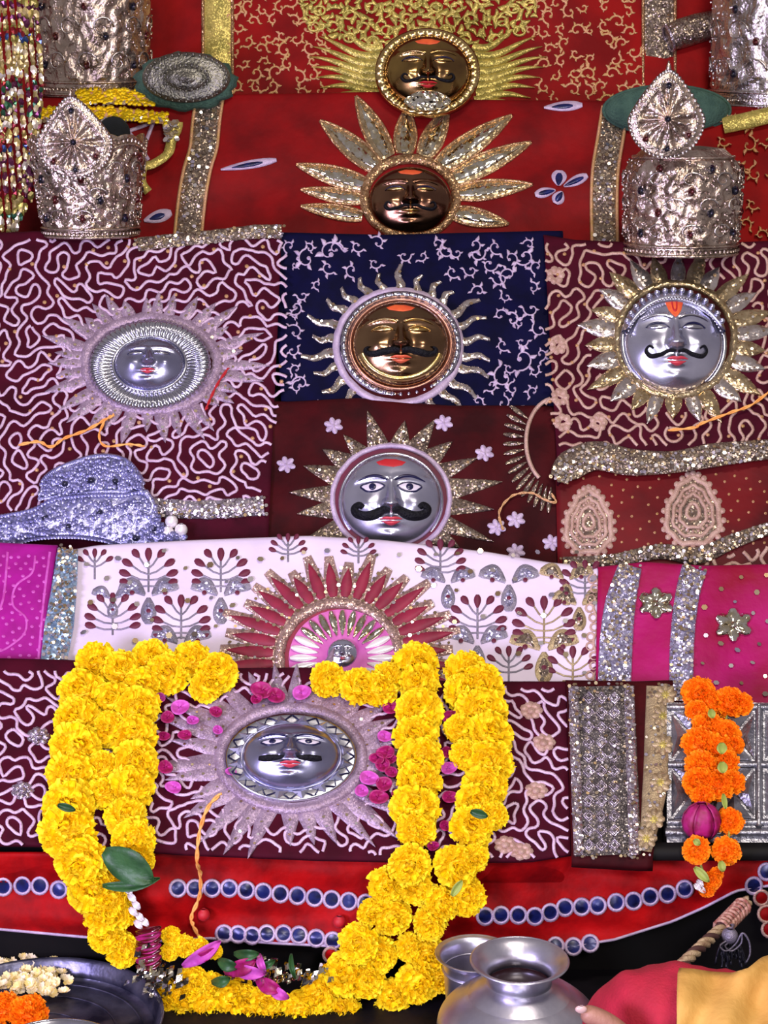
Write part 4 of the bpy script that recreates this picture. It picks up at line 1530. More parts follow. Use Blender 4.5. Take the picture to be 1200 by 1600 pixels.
def crown(label, S, px, py, rpx_bot, rpx_top, hpx, m, seed, crest=None, lean=None, hoff=None, dome=0.0, arcs=True, scallop=0.0, gems=True, name='crown'):
    lean = S.lean if lean is None else lean
    L = math.radians(lean)
    A = Vector((0, math.sin(L), math.cos(L)))
    Fw = Vector((0, -math.cos(L), math.sin(L)))
    k0 = S.su(px, py)
    rb, rt = rpx_bot * k0, rpx_top * k0
    O = S.P(px, py, (hoff if hoff is not None else rb + 0.004))
    su = (CAM - O).dot(-FWD) / F
    rb, rt = rpx_bot * su, rpx_top * su
    v = (CAM - O).normalized()
    H = hpx * su / math.sqrt(1 - A.dot(v) ** 2)
    t = thing(name, label, 'crown', O, None)
    # front arc of the rim sits where the photograph shows it
    nu, nz = 150, 70

    def rad(q):
        return rb + (rt - rb) * q ** 1.2 - (dome * rb * max(0, (q - 0.72) / 0.28) ** 2)

    def Q(a, q, d=0.0):
        r = rad(q) + d
        zt = H * q + (scallop * H * q ** 3 * abs(math.cos(a * 3 + .4)) if scallop else 0)
        return O + U * (r * math.sin(a)) + Fw * (r * math.cos(a)) + A * zt
    b = MB()
    rows = []
    for j in range(nz + 1):
        q = j / nz
        row = []
        for i in range(nu):
            a = 2 * math.pi * i / nu
            band = 1.0 if 0.12 < q < 0.9 else 0.15
            row.append(Q(a, q, 0.0032 * relief(i / nu, q, seed) * band))
        rows.append(row)
    rows += [[Q(2 * math.pi * i / nu, 1, -0.003) for i in range(nu)], [Q(2 * math.pi * i / nu, 0.4, -0.005) for i in range(nu)]]
    b.grid(rows, True)
    if dome:
        c = Q(0, 1)
        b.grid([[Q(2 * math.pi * i / nu, 1) for i in range(nu)], [O + A * (H * 1.02) + (Q(2 * math.pi * i / nu, 1) - O - A * H) * 0.5 for i in range(nu)], [O + A * (H * 1.03) for i in range(nu)]], True)
    obj('body', b, m, t)
    for q in (0.015, 0.10, 0.92):
        b = MB()
        b.tube([Q(2 * math.pi * i / 90, q, 0.002) for i in range(91)], 0.0028, 6)
        obj('rim_moulding', b, m, t)
    b = MB()
    for q in (0.055,) + ((0.955,) if not dome else ()):
        for i in range(64):
            b.ball(Q(2 * math.pi * i / 64, q, 0.003), 0.0034, 6, 4)
    for i in range(330):
        a = rng.uniform(-1.7, 1.7)
        b.ball(Q(a, rng.uniform(.14, .9), 0.004), rng.uniform(.0014, .0030), 5, 4)
    # scroll ridges and leaf sprays on the front
    obj('bead_work', b, M['pearl'] if False else m, t, kind='stuff')
    b = MB()
    for row_ in range(3):
        for i in range(11):
            a0 = (i + .5 * (row_ % 2)) * 2 * math.pi / 11
            q0 = 0.24 + row_ * 0.24
            b.tube([Q(a0 + 0.20 * (1 - s / 14 * .8) * math.cos(s * .5), q0 + 0.085 * (1 - s / 14 * .8) * math.sin(s * .5), 0.004) for s in range(15)], [0.0022 * (1 - s / 22) for s in range(15)], 5)
    obj('scroll_work', b, M['silver'], t, kind='stuff')
    if gems:
        for row_ in range(4):
            for i in range(3):
                a = -0.9 + i * 0.9 + (0.35 if row_ % 2 else 0)
                b = MB()
                b.ball(Q(a, 0.22 + row_ * 0.2, 0.003), 0.0062, 8, 5, (1, 1.3, .7), (U, A, Fw))
                obj('gem', b, M['gemred' if (row_ + i) % 2 else 'gemdark'], t)
    if crest:
        cx, cy, w, hh, tiltx = crest
        C0 = S.P(cx, cy, (hoff if hoff is not None else rb + .004) + max(rb, rt) * 1.0 + .002)
        su2 = (CAM - C0).dot(-FWD) / F
        A2 = (A + U * tiltx).normalized()
        X2 = A2.cross(Fw).normalized()
        if X2.x < 0:
            X2 = -X2
        W, HH = w * su2, hh * su2 / math.sqrt(1 - A.dot(v) ** 2)

        def outl(s, k):
            # teardrop, point up
            a = s * 2 * math.pi
            x = math.sin(a) * (1.0 if math.cos(a) < 0 else (1 - 0.42 * math.cos(a) ** 1.5))
            y = math.cos(a) * (1.0 if math.cos(a) < 0 else 1.25 * math.cos(a) ** 0.35 if math.cos(a) > 0.02 else 0)
            return x * W * k, y * HH * k
        def CQ(x, y, d=0):
            return C0 + X2 * x + A2 * y + Fw * (d - 0.12 * (x * x) / max(W, 1e-4))
        b = MB()
        n = 72
        rows = []
        for jj, (k, d) in enumerate(((1, -0.004), (1, 0.003), (.93, .006), (.84, .004), (.8, .008), (.72, .003), (.6, .003), (.45, .004), (.3, .008), (.15, .010), (.01, .011))):
            rows.append([CQ(*outl(i / n, k), d + (0.0025 * math.sin(i * 11 * 6.283 / n) if k < .75 and k > .1 else 0)) for i in range(n)])
        b.grid(rows, True)
        cr = obj('crest', b, m, t)
        b = MB()
        for i in range(54):
            x, y = outl(i / 54, 0.97)
            b.ball(CQ(x, y, 0.006), 0.0032, 6, 4)
        for i in range(44):
            x, y = outl(i / 44, 0.80)
            b.ball(CQ(x, y, 0.008), 0.0024, 6, 4)
        for ri, nn in ((.28, 10), (.52, 14)):
            for i in range(nn):
                x, y = outl(i / nn, ri)
                x1, y1 = outl(i / nn, ri + .14)
                b.tube([CQ(x, y, 0.009), CQ(x1, y1, 0.008)], [0.0030, 0.0012], 6)
        obj('bead_work', b, M['silver'], cr, kind='stuff')
        for x, y, mm_ in ((0, 0, 'gemdark'), (-.55, -.5, 'gemred'), (.55, -.4, 'gemred'), (0, -.75, 'gemdark'), (0, .85, 'gemdark')):
            b = MB()
            b.ball(CQ(x * W, y * HH, 0.010), 0.0058, 8, 5, (1, 1, .7), (X2, A2, Fw))
            obj('gem', b, M[mm_], cr)
        b = MB()
        tp = outl(0, 1)
        b.tube([CQ(tp[0], tp[1] - .004, 0.002), CQ(tp[0], tp[1] + .006, .002), CQ(tp[0], tp[1] + .014, .002)], [0.005, .0035, .0008], 8)
        obj('finial', b, m, cr)
    return t


YL5, YL6 = S4.Y(368) + 0.075, S5.Y(152) + 0.10
crown('tall silver crown with teardrop crest at left, dark cloth bundle behind it', Surf(368, YL5 - 0.055, 0), 142, 369, 72, 88, 140, M['silver2'], 1.0, crest=(116, 222, 60, 56, -0.04), scallop=0.12, lean=3, hoff=0)
crown('domed silver crown with teardrop crest standing at right above the crowned mask', Surf(368, YL5 - 0.105, 0), 1063, 397, 86, 91, 162, M['silver2'], 2.3, crest=(1042, 186, 60, 60, 0.0), dome=0.34, lean=3, hoff=0)
crown('tall plain-topped silver crown, half out of the picture at the top left corner', Surf(150, YL6, 0), 150, 148, 84, 90, 215, M['silver2'], 3.1, lean=0, hoff=0)
crown('bright tall silver crown cut off by the top right corner', Surf(150, YL6, 0), 1215, 165, 104, 108, 235, M['silver'], 4.2, lean=0, hoff=0)

# jewelled tiara lying at the left
ST = Lift(S4, 0.022)
tt = thing('tiara', 'bluish silver jewelled tiara in two tiers lying at the left below the fluted plate', 'crown', ST.P(140, 855))


def band_pts(c0, c1, n=60):
    return [(c0[i][0] + 0, c0[i][1]) for i in range(len(c0))]


def plate(parent, name, topc, botc, seed, m=M['silverblue'], h0=0.0, nu=120, nv=26, amp=0.0016):
    b = MB()
    rows = []
    for j in range(nv + 1):
        v = j / nv
        row = []
        for i in range(nu + 1):
            u = i / nu
            tx, ty = pl(topc, u)
            bx, by = pl(botc, u)
            row.append(ST.P(bx + (tx - bx) * v, by + (ty - by) * v, h0 + 0.012 * math.sin(math.pi * v) ** .5 + amp * relief(u * 1.1, v, seed) * (1 if 0 < j < nv else 0)))
        rows.append(row)
    b.grid(rows)
    o_ = obj(name, b, m, parent, solid=0.003)
    c = MB()
    for i in range(70):
        u = i / 69
        for cc, vv in ((topc, .04), (botc, .05)):
            tx, ty = pl(topc, u)
            bx, by = pl(botc, u)
            v = 1 - vv if cc is topc else vv
            c.ball(ST.P(bx + (tx - bx) * v, by + (ty - by) * v, h0 + 0.008), 0.0038, 6, 4)
    rr = random.Random(seed * 10)
    for i in range(420):
        u, v = rr.uniform(0.03, .97), rr.uniform(.12, .88)
        tx, ty = pl(topc, u)
        bx, by = pl(botc, u)
        c.ball(ST.P(bx + (tx - bx) * v, by + (ty - by) * v, h0 + 0.0138), rr.uniform(.002, .0046), 6, 4)
    obj('bead_work', c, m, o_, kind='stuff')
    return o_


up_ = plate(tt, 'upper_band', smoothpl([(62, 770), (68, 748), (95, 728), (150, 710), (195, 716), (220, 745), (226, 768)], 5), smoothpl([(62, 780), (110, 776), (160, 770), (226, 768 + 2)], 5), 1)
lo_ = plate(tt, 'lower_band', smoothpl([(-70, 815), (0, 805), (50, 795), (85, 778), (150, 770), (190, 770), (225, 766), (244, 790), (255, 820), (290, 838)], 5), smoothpl([(-70, 868), (0, 858), (50, 845), (110, 842), (160, 848), (200, 858), (290, 842 + 6)], 5), 2, h0=0.004)
for i, (x, y) in enumerate(((101, 755), (142, 750), (180, 751), (70, 808), (155, 800), (106, 822), (212, 840), (240, 826))):
    b = MB()
    disc(b, ST, x, y, 7, 6, 0.012, 0.021, 10, 3)
    g_ = obj('gem', b, M['gemdark'], up_ if i < 3 else lo_)
for x, y in ((268, 815), (283, 828), (262, 832)):
    b = MB()
    b.ball(ST.P(x, y, 0.012), 0.0105, 12, 8)
    obj('pearl_drop', b, M['pearl'], lo_)
b = MB()
b.tube([ST.P(x, y, 0.010) for x, y in smoothpl([(226, 768), (238, 790), (232, 812), (246, 830), (252, 842)], 4)], 0.006, 7)
obj('side_hook', b, M['silverblue'], lo_)

# ------------------------------------------------------------------ discs, fringes and other small things on the upper rows


def mount(S, x, y, rx, ry, m, h0, h1, t, name, rings=10):
    b = MB()
    rows = []
    n = 60
    for j in range(rings + 1):
        k = 1 - j / rings * .999
        z = h0 + (h1 - h0) * (0.25 * (1 if j else 0) + .35 * (1 - k) + (.25 if k < .45 else 0) + (.15 if k < .2 else 0))
        rows.append([S.P(*ell(x, y, rx * k, ry * k, 2 * math.pi * i / n), z) for i in range(n)])
    b.grid(rows, True)
    return obj(name, b, m, t)


SD = Lift(S5, 0.03)
td = thing('domed_disc', 'grey domed metal disc on dark green felt at upper left', 'disc', S5.P(290, 165))
SD6 = Surf(150, S5.Y(152) - 0.005, 12)
b = MB()
poly(b, SD6, [ell(290, 128, 80 + 5 * math.sin(i * 2.1), 46 + 3 * math.cos(i * 1.7), 2 * math.pi * i / 40) for i in range(40)], 0.0, 0.022)
obj('felt_pad', b, M['greenfelt'], td)
mount(SD6, 291, 121, 69, 40, M['pewter'], 0.024, 0.055, td, 'metal_disc')
b = MB()
for k, r in ((36, .92), (24, .5)):
    for i in range(k):
        a = 2 * math.pi * i / k
        b.ball(SD6.P(*ell(291, 121, 69 * r, 40 * r, a), 0.036 if r > .6 else 0.046), 0.0028, 5, 4)
obj('bead_row', b, M['pewter'], td, kind='stuff')
tp_ = thing('felt_pad', 'dark green oval felt pad behind the right-hand teardrop crown', 'cushion', SD6.P(1045, 200))
SD6 = Surf(150, S5.Y(152) - 0.02, 12)
b = MB()
poly(b, SD6, [ell(1042, 172, 99, 38, 2 * math.pi * i / 40) for i in range(40)], 0.0, 0.022, 0.94)
obj('pad', b, M['greenfelt'], tp_)
b = MB()
b.tube([SD6.P(*ell(1042, 172, 99, 38, 2 * math.pi * i / 60), 0.006) for i in range(61)], 0.003, 6)
obj('pad_piping', b, M['greenfelt'], tp_)

# yellow fringes beside the left crown
SF = Lift(S5, 0.018)
for lab, line, w in (('upper yellow fringe strip with a white band under the top left crown', [(120, 152), (170, 150), (240, 154)], 11),
                     ('lower yellow fringe strip ending under the green felt disc', [(60, 178), (150, 176), (210, 180), (262, 186)], 9)):
    tf = thing('fringe_strip', lab, 'fringe', SF.P(*line[1]))
    sm = smoothpl(line, 8)
    b = MB()
    strip(b, SF, sm, w, 0.0, 0.003, True)
    obj('band', b, M['goldthread'], tf)
    b = MB()
    for i in range(260):
        x, y = pl(sm, random.random())
        y += random.uniform(-w, w)
        c = SF.P(x, y, 0.004)
        b.ball(c, random.uniform(.003, .0055), 5, 3)
    obj('tufts', b, M['yellow'], tf, kind='stuff')
    b = MB()
    sequins(b, SF, [(pl(sm, random.random())[0], pl(sm, .5)[1] + 11 + random.uniform(-3, 3)) for _ in range(40)], 3, 0.006)
    obj('spangle_row', b, M['sequin'], tf, smooth=False, kind='stuff')
# black bundle behind left crown
b = MB()
b.ball(S5.P(178, 208, 0.02), 0.030, 20, 12, (1, .8, 1))
obj('black_cap', b, mat('black_wool', '#0c1014', 0.95, 0, '#141a20', 40, 0.5, 200), label='black woollen bundle showing behind the left teardrop crown', cat='cap')
# brocade ribbon loop
tl = thing('ribbon', 'olive and gold brocade ribbon loop between the left crown and the gold trim', 'ribbon', SF.P(250, 270))
b = MB()
strip(b, SF, smoothpl([(270, 190), (268, 215), (262, 240), (240, 256), (224, 262), (222, 285), (232, 300)], 6), [16, 16, 16, 15, 14, 12, 10, 9, 8, 8, 8, 8] + [7] * 25, 0.0, 0.004, True)
obj('band', b, M['olivegold'], tl)
b = MB()
sequins(b, SF, [(268 + random.uniform(-10, 10), 205 + random.uniform(-15, 15)) for _ in range(30)], 4, 0.007)
obj('mirror_flower', b, M['sequin'], tl, smooth=False, kind='stuff')
# rolled brocade near top right
SX = Lift(S6, 0.01)
tr_ = thing('brocade_roll', 'rolled gold brocade bracelet beside the top right crown', 'bracelet', SX.P(1080, 85))
b = MB()
pts = [SX.P(x, y, 0.015) for x, y in ((1045, 60), (1065, 52), (1090, 44), (1115, 38), (1135, 34))]
b.tube(pts, [0.024, 0.028, 0.028, 0.026, 0.02], 20)
bd = obj('body', b, M['brassglit'], tr_)
for i in (0, 4):
    b = MB()
    ax = (pts[min(i + 1, 4)] - pts[max(i - 1, 0)]).normalized()
    u_ = ax.orthogonal().normalized()
    w_ = ax.cross(u_)
    r_ = (0.025, 0.021)[i > 0]
    b.tube([pts[i] + (u_ * math.cos(a) + w_ * math.sin(a)) * r_ for a in [k * math.pi / 12 for k in range(25)]], 0.003, 6)
    obj('end_ring', b, M['silverglit'], tr_)
# gold ribbon scrap right of green pad
b = MB()
strip(b, SF, smoothpl([(1130, 196), (1160, 190), (1210, 178)], 6), 13, 0.0, 0.005, True)
obj('gold_ribbon', b, M['olivegold'], label='short gold ribbon lying right of the green felt pad', cat='ribbon')

# spangled curtain at the left edge
tc_ = thing('spangle_curtain', 'curtain of multicoloured spangle strings hanging at the top left edge', 'curtain', Lift(S5, 0.10).P(25, 372))
SC = Surf(300, S5.P(25, 300, 0.12).y, 8)
for k in range(12):
    x0 = -32 + k * 8.4
    b = MB()
    rr = random.Random(k + 50)
    y = -60
    end = 372 - max(0, x0 - 20) * 1.6 - rr.uniform(0, 14)
    while y < end:
        xx = x0 + 4 * math.sin(y / 40 + k)
        c = SC.P(xx, y, rr.uniform(0, .012))
        n = Vector((rr.uniform(-.6, .6), -1, rr.uniform(-.5, .5))).normalized()
        a = n.cross(Vector((rr.uniform(-.5, .5), 0, 1))).normalized()
        v_ = n.cross(a)
        R = rr.uniform(.0055, .0095)
        b.add([c + (a * math.cos(q) * .65 + v_ * math.sin(q)) * R for q in [i * math.pi / 3 for i in range(6)]] + [c + n * .002], [(i, (i + 1) % 6, 6) for i in range(6)])
        y += rr.uniform(5, 9)
    obj('spangle_string', b, M['confetti'], tc_, smooth=False)
    b = MB()
    b.tube([SC.P(x0 + 4 * math.sin(y / 40 + k), y, -.001) for y in range(-60, int(end), 16)], 0.0038, 5)
    obj('cord', b, M['olivegold'], tc_)

# silver throne panel at the right
SPn = Surf(1325, S2.Y(1325) + 0.0, 50)
tn = thing('silver_panel', 'grey embossed silver box with crossed diamond panels behind the orange garland', 'box', SPn.P(1150, 1325))
b = MB()
c4 = [(1042, 1098), (1285, 1098), (1285, 1318), (1042, 1318)]
f4 = [SPn.P(x, y, 0) for x, y in c4]
b4 = [p - SPn.N * 0.04 for p in f4]
b.add(f4 + b4, [(0, 1, 2, 3), (4, 7, 6, 5), (0, 4, 5, 1), (1, 5, 6, 2), (2, 6, 7, 3), (3, 7, 4, 0)])
obj('box_body', b, M['silverdark'], tn, smooth=False)
for yy in (1104, 1194, 1284):
    b = MB()
    strip(b, SPn, [(1044, yy), (1283, yy)], 5, 0.001, 0.007)
    obj('cross_rail', b, M['silverdark'], tn)
for xx in (1186, 1275):
    b = MB()
    strip(b, SPn, [(xx, 1100), (xx, 1290)], 6, 0.001, 0.008)
    obj('upright_rail', b, M['silverdark'], tn)
for (xa, xb) in ((1048, 1112), (1114, 1180), (1194, 1270)):
    for (ya, yb_) in ((1110, 1190), (1198, 1280)):
        b = MB()
        xm, ym = (xa + xb) / 2, (ya + yb_) / 2
        for tri in (((xa, ya), (xb, ya), (xm, ym)), ((xb, ya), (xb, yb_), (xm, ym)), ((xb, yb_), (xa, yb_), (xm, ym)), ((xa, yb_), (xa, ya), (xm, ym))):
            gx, gy = sum(p[0] for p in tri) / 3, sum(p[1] for p in tri) / 3
            o3 = [SPn.P(gx + (x - gx) * .86, gy + (y - gy) * .86, 0.002) for x, y in tri]
            b.add(o3 + [SPn.P(gx, gy, 0.010)], [(0, 1, 3), (1, 2, 3), (2, 0, 3)])
        obj('diamond_panel', b, M['silverdark'], tn, smooth=False)
b = MB()
strip(b, SPn, [(1040, 1300), (1285, 1300)], 7, 0.001, 0.012)
obj('base_moulding', b, M['silverdark'], tn)
b = MB()
strip(b, SPn, [(1010, 1330), (1120, 1330), (1285, 1330)], 15, -0.02, 0.006, True)
obj('wooden_plinth', b, M['wood'], tn)

# ------------------------------------------------------------------ MARIGOLDS


def flower_mesh(name, m, seed, np_=150, top=115):
    """pom-pom of ruffled petals, unit radius, facing +Z"""
    rr = random.Random(seed)
    b = MB()
    b.ball(Vector((0, 0, -0.1)), 0.68, 14, 9)
    ths = []
    for k in range(8):
        th = math.radians(8 + (top - 8) * k / 7)
        cnt = max(4, int(21 * math.sin(th) + 2))
        for i in range(cnt):
            ths.append((th + rr.uniform(-.1, .1), 2 * math.pi * (i + rr.uniform(-.3, .3)) / cnt + k))
    for th, ph in ths:
        d = Vector((math.sin(th) * math.cos(ph), math.sin(th) * math.sin(ph), math.cos(th)))
        z = Vector((0, 0, 1))
        w = d.cross(z)
        if w.length < 1e-3:
            w = Vector((1, 0, 0))
        w.normalize()
        w = (w + d.cross(w) * rr.uniform(-.5, .5)).normalized()
        n = w.cross(d).normalized()
        R = rr.uniform(0.86, 1.08)
        W = rr.uniform(.14, .21)
        rows = []
        for j, (rd, wd, up_) in enumerate(((0.5, .45, 0), (0.80, 1.0, .03), (1.0, 1.1, .13))):
            row = []
            for i, k in enumerate((-1, -.35, .35, 1)):
                ruff = (0.055 if i % 2 else -.03) * (j > 0) + rr.uniform(-.03, .03) * (j > 0)
                row.append(d * (R * (rd + (rr.uniform(-.06, .05) if j == 2 else 0))) + w * (W * wd * k) + n * (up_ + ruff))
            rows.append(row)
        b.grid(rows)
    me = bpy.data.meshes.new(name)
    me.from_pydata([tuple(v) for v in b.v], [], b.f)
    me.materials.append(m)
    me.update()
    return me


YM = [flower_mesh('marigold', M['yellow'], s) for s in (1, 2, 3, 4)]
OM = [flower_mesh('marigold_orange', M['orangefl'], s, top=105) for s in (5, 6, 7)]
frr = random.Random(99)


def flower(parent, meshes, S, x, y, r, h, squash=0.8, name='marigold', **kw):
    p = S.P(x, y, h)
    su = (CAM - p).dot(-FWD) / F
    n = (S.N * 0.6 + (CAM - p).normalized() * 0.7 + Vector((frr.uniform(-.3, .3), frr.uniform(-.1, .1), frr.uniform(-.3, .3)))).normalized()
    q = n.to_track_quat('Z', 'Y')
    q = q @ Matrix.Rotation(frr.uniform(0, 6.28), 3, 'Z').to_quaternion()
    return inst(name, frr.choice(meshes), parent, p, q, (r * su, r * su * frr.uniform(.92, 1.05), r * su * squash), **kw)


SBg = Lift(S2, 0.0)
S1g = Lift(S1, 0.0)


def yflower(t, x, y, r):
    if y < 1335:
        return flower(t, YM, SBg, x, y, r, 0.022)
    return flower(t, YM, S1g, x, y, r, 0.045)


gl = [(150, 1036, 34), (190, 1048, 34), (236, 1030, 32), (262, 1052, 34), (300, 1034, 32), (338, 1052, 34), (322, 1072, 26), (222, 1070, 30),
      (128, 1082, 38), (176, 1095, 32), (214, 1108, 36), (122, 1125, 38), (170, 1140, 30), (118, 1168, 40), (208, 1150, 38), (212, 1192, 38), (112, 1212, 40), (160, 1200, 28), (204, 1232, 38), (160, 1240, 26),
      (108, 1260, 42), (106, 1298, 46), (196, 1276, 34), (208, 1312, 34), (128, 1345, 42), (218, 1340, 26), (146, 1388, 40), (176, 1378, 30), (162, 1428, 34), (186, 1425, 28), (168, 1462, 30), (192, 1484, 28), (175, 1404, 30)]
gr = [(512, 1062, 29), (560, 1072, 30), (590, 1078, 30), (606, 1060, 26), (648, 1038, 36), (655, 1068, 34), (728, 1050, 34), (752, 1072, 36), (722, 1082, 30), (655, 1112, 38), (752, 1110, 40), (650, 1150, 36), (762, 1150, 40), (720, 1140, 26), (656, 1186, 36),
      (764, 1192, 40), (727, 1180, 24), (655, 1222, 36), (758, 1228, 36), (648, 1262, 38), (745, 1252, 34), (650, 1296, 32), (738, 1292, 36), (770, 1275, 24),
      (640, 1352, 38), (712, 1352, 38), (742, 1340, 26), (604, 1382, 34), (650, 1385, 32), (728, 1400, 36), (690, 1412, 32), (672, 1442, 32), (612, 1432, 36), (580, 1424, 26), (560, 1475, 36), (592, 1490, 34), (640, 1480, 26), (668, 1492, 34),
      (652, 1535, 38), (615, 1555, 32), (540, 1522, 36), (570, 1530, 34), (500, 1555, 34), (690, 1530, 24), (530, 1572, 34), (600, 1590, 30), (470, 1578, 34), (430, 1588, 34), (395, 1580, 32), (365, 1560, 36), (325, 1572, 34), (288, 1582, 32), (262, 1562, 30), (300, 1548, 28), (480, 1590, 30), (350, 1592, 30)]
t_g = thing('marigold_garland', 'long yellow marigold garland looped down both sides of the lowest mask', 'garland', S1.P(450, 1590, 0.05))
for x, y, r in gl + gr:
    yflower(t_g, x, y, r * (0.9 if x > 540 and y > 1335 else 1.0))
# stringing thread of the garland
b = MB()
for ln in ([(345, 1058), (250, 1045), (150, 1040), (120, 1120), (108, 1290), (140, 1380), (190, 1480)], [(215, 1060), (212, 1190), (205, 1330)], [(515, 1065), (600, 1075), (650, 1045), (655, 1180), (648, 1300)], [(730, 1055), (762, 1160), (740, 1290), (720, 1350)]):
    b.tube([(SBg if y < 1335 else S1g).P(x, y, 0.014 if y < 1335 else .030) for x, y in smoothpl(ln, 8)], 0.002, 5)
obj('string', b, M['thread'], t_g)


def leaf3(parent, name, m, S, base, tip, w, h0, h1, bend=0.0, **kw):
    b = MB()
    n = 9
    rows = []
    dx, dy = tip[0] - base[0], tip[1] - base[1]
    l = math.hypot(dx, dy)
    nx, ny = -dy / l, dx / l
    for i in range(n + 1):
        t = i / n
        k = max(.03, math.sin(math.pi * min(.99, t * .94 + .05)) ** 0.7)
        cx, cy = base[0] + dx * t + nx * bend * math.sin(3.14 * t), base[1] + dy * t + ny * bend * math.sin(3.14 * t)
        h = h0 + (h1 - h0) * math.sin(math.pi * t * .8)
        rows.append([S.P(cx + nx * w * k * q, cy + ny * w * k * q, h + 0.006 * abs(q)) for q in (-1, -.5, 0, .5, 1)])
    b.grid(rows)
    return obj(name, b, m, parent, solid=0.0006, **kw)


leaf3(t_g, 'leaf', M['green'], S1g, (162, 1330), (240, 1378), 26, 0.066, 0.08, label='broad dark green leaf')
leaf3(t_g, 'leaf', M['green'], S1g, (160, 1384), (250, 1372), 9, 0.066, 0.075, 6)
leaf3(t_g, 'leaf', M['green'], S1g, (735, 1268), (762, 1276), 7, 0.09, 0.095)
leaf3(t_g, 'leaf', M['green'], S1g, (90, 1258), (118, 1266), 6, 0.10, 0.105)
leaf3(t_g, 'leaf', M['stalk'], S1g, (706, 1400), (722, 1376), 6, 0.10, 0.105)
# jasmine and rose tassel in the middle of the left loop
for i, (x, y) in enumerate(((200, 1390), (206, 1402), (213, 1414), (208, 1424), (218, 1432), (226, 1440), (216, 1444))):
    leaf3(t_g, 'jasmine_bud', M['pearl'], S1g, (x - 6, y - 6), (x + 6, y + 7), 5, 0.060, 0.07)
for i in range(7):
    y = 1452 + i * 9
    leaf3(t_g, 'rose_petal', M['rose'] if i % 2 else M['gemred'], S1g, (212, y + 5), (252, y - 4), 7, 0.058, 0.072, 4)
# bow of foil, roses and leaves at the bottom of the loop
b = MB()
rr = random.Random(5)
for i in range(130):
    if i < 70:
        x, y = rr.gauss(246, 20), rr.gauss(1525, 18)
    else:
        x, y = rr.gauss(445, 28), rr.gauss(1522, 12)
    c = S1g.P(x, min(y, 1575), 0.062 + rr.uniform(0, .015))
    n = Vector((rr.uniform(-.8, .8), -1, rr.uniform(-.4, 1))).normalized()
    a = n.orthogonal().normalized()
    v_ = n.cross(a)
    R = rr.uniform(.005, .011)
    b.add([c + a * R, c + v_ * R * .5, c - a * R * rr.uniform(.5, 1), c - v_ * R * .6], [(0, 1, 2, 3)])
obj('foil_tinsel', b, M['mirror'], t_g, smooth=False, kind='stuff')
for x, y, r in ((268, 1462, 16), (288, 1478, 18), (312, 1478, 14), (264, 1488, 14), (335, 1486, 13), (300, 1530, 24), (332, 1540, 22), (282, 1552, 22), (360, 1545, 20), (415, 1562, 26), (385, 1558, 20)):
    flower(t_g, YM, S1g, x, y, r, 0.05)
for i, (x0, y0, x1, y1, w, mm) in enumerate(((285, 1510, 345, 1470, 11, 'rosepink'), (295, 1502, 340, 1482, 8, 'rose'), (350, 1520, 400, 1500, 13, 'rose'), (360, 1512, 415, 1522, 11, 'rosepink'), (340, 1500, 372, 1512, 10, 'green'),
                                             (365, 1490, 405, 1490, 9, 'green'), (400, 1530, 440, 1548, 12, 'rose'), (405, 1490, 415, 1520, 6, 'rosepink'), (420, 1540, 452, 1560, 9, 'rosepink'), (330, 1535, 360, 1528, 9, 'green'), (400, 1512, 430, 1500, 6, 'green'), (455, 1490, 462, 1530, 4, 'green'))):
    leaf3(t_g, 'leaf' if mm == 'green' else 'rose_petal', M[mm], S1g, (x0, y0), (x1, y1), w, 0.06, 0.085, 3)

# ---- orange garland
SO = Lift(S2, 0.0)
SO1 = Lift(S1, 0.0)
t_o = thing('marigold_garland', 'short double string of orange marigolds hanging over the grey silver box', 'garland', S1.P(1110, 1398, 0.03))
for x, y, r in ((1092, 1084, 26), (1108, 1096, 22), (1140, 1098, 26), (1158, 1100, 18), (1088, 1112, 18), (1105, 1135, 24), (1132, 1148, 25), (1092, 1162, 27), (1122, 1172, 26), (1145, 1165, 18), (1098, 1198, 27), (1135, 1192, 22), (1092, 1222, 26), (1122, 1226, 26), (1145, 1222, 20), (1098, 1242, 18), (1140, 1283, 22)):
    flower(t_o, OM, SO, x, y, r, 0.030, 0.75)
for x, y, r in ((1088, 1328, 22), (1134, 1330, 23), (1112, 1375, 15), (1105, 1388, 14), (1120, 1365, 11)):
    flower(t_o, OM, SO1, x, y, r, 0.050, 0.6)
b = MB()
c = SO.P(1096, 1284, 0.03)
su = (CAM - c).dot(-FWD) / F
b.ball(c, 27 * su, 20, 12, (1, .8, 1.05))
rb_ = obj('rosebud', b, M['rose'], t_o)
for k in range(6):
    b = MB()
    a0 = k * 1.05
    rows = []
    for j in range(6):
        ph = 0.3 + j * 0.42
        rows.append([c + Vector((math.sin(ph) * math.sin(a0 + q), -math.sin(ph) * math.cos(a0 + q) * .8, math.cos(ph) * 1.05)) * (29.5 * su + .002 * abs(q)) for q in (-.45, -.2, 0, .2, .45)])
    b.grid(rows)
    obj('petal', b, M['rose'], rb_, solid=0.0008)
for x0, y0, x1, y1, w in ((1110, 1108, 1114, 1122, 6), (1128, 1160, 1128, 1178, 8), (1128, 1190, 1130, 1208, 8), (1085, 1355, 1108, 1378, 7), (1126, 1345, 1130, 1362, 6), (1130, 1240, 1134, 1264, 4), (1084, 1312, 1094, 1320, 5)):
    leaf3(t_o, 'calyx', M['stalk'], SO1 if y0 > 1300 else SO, (x0, y0), (x1, y1), w, 0.055, 0.062)
b = MB()
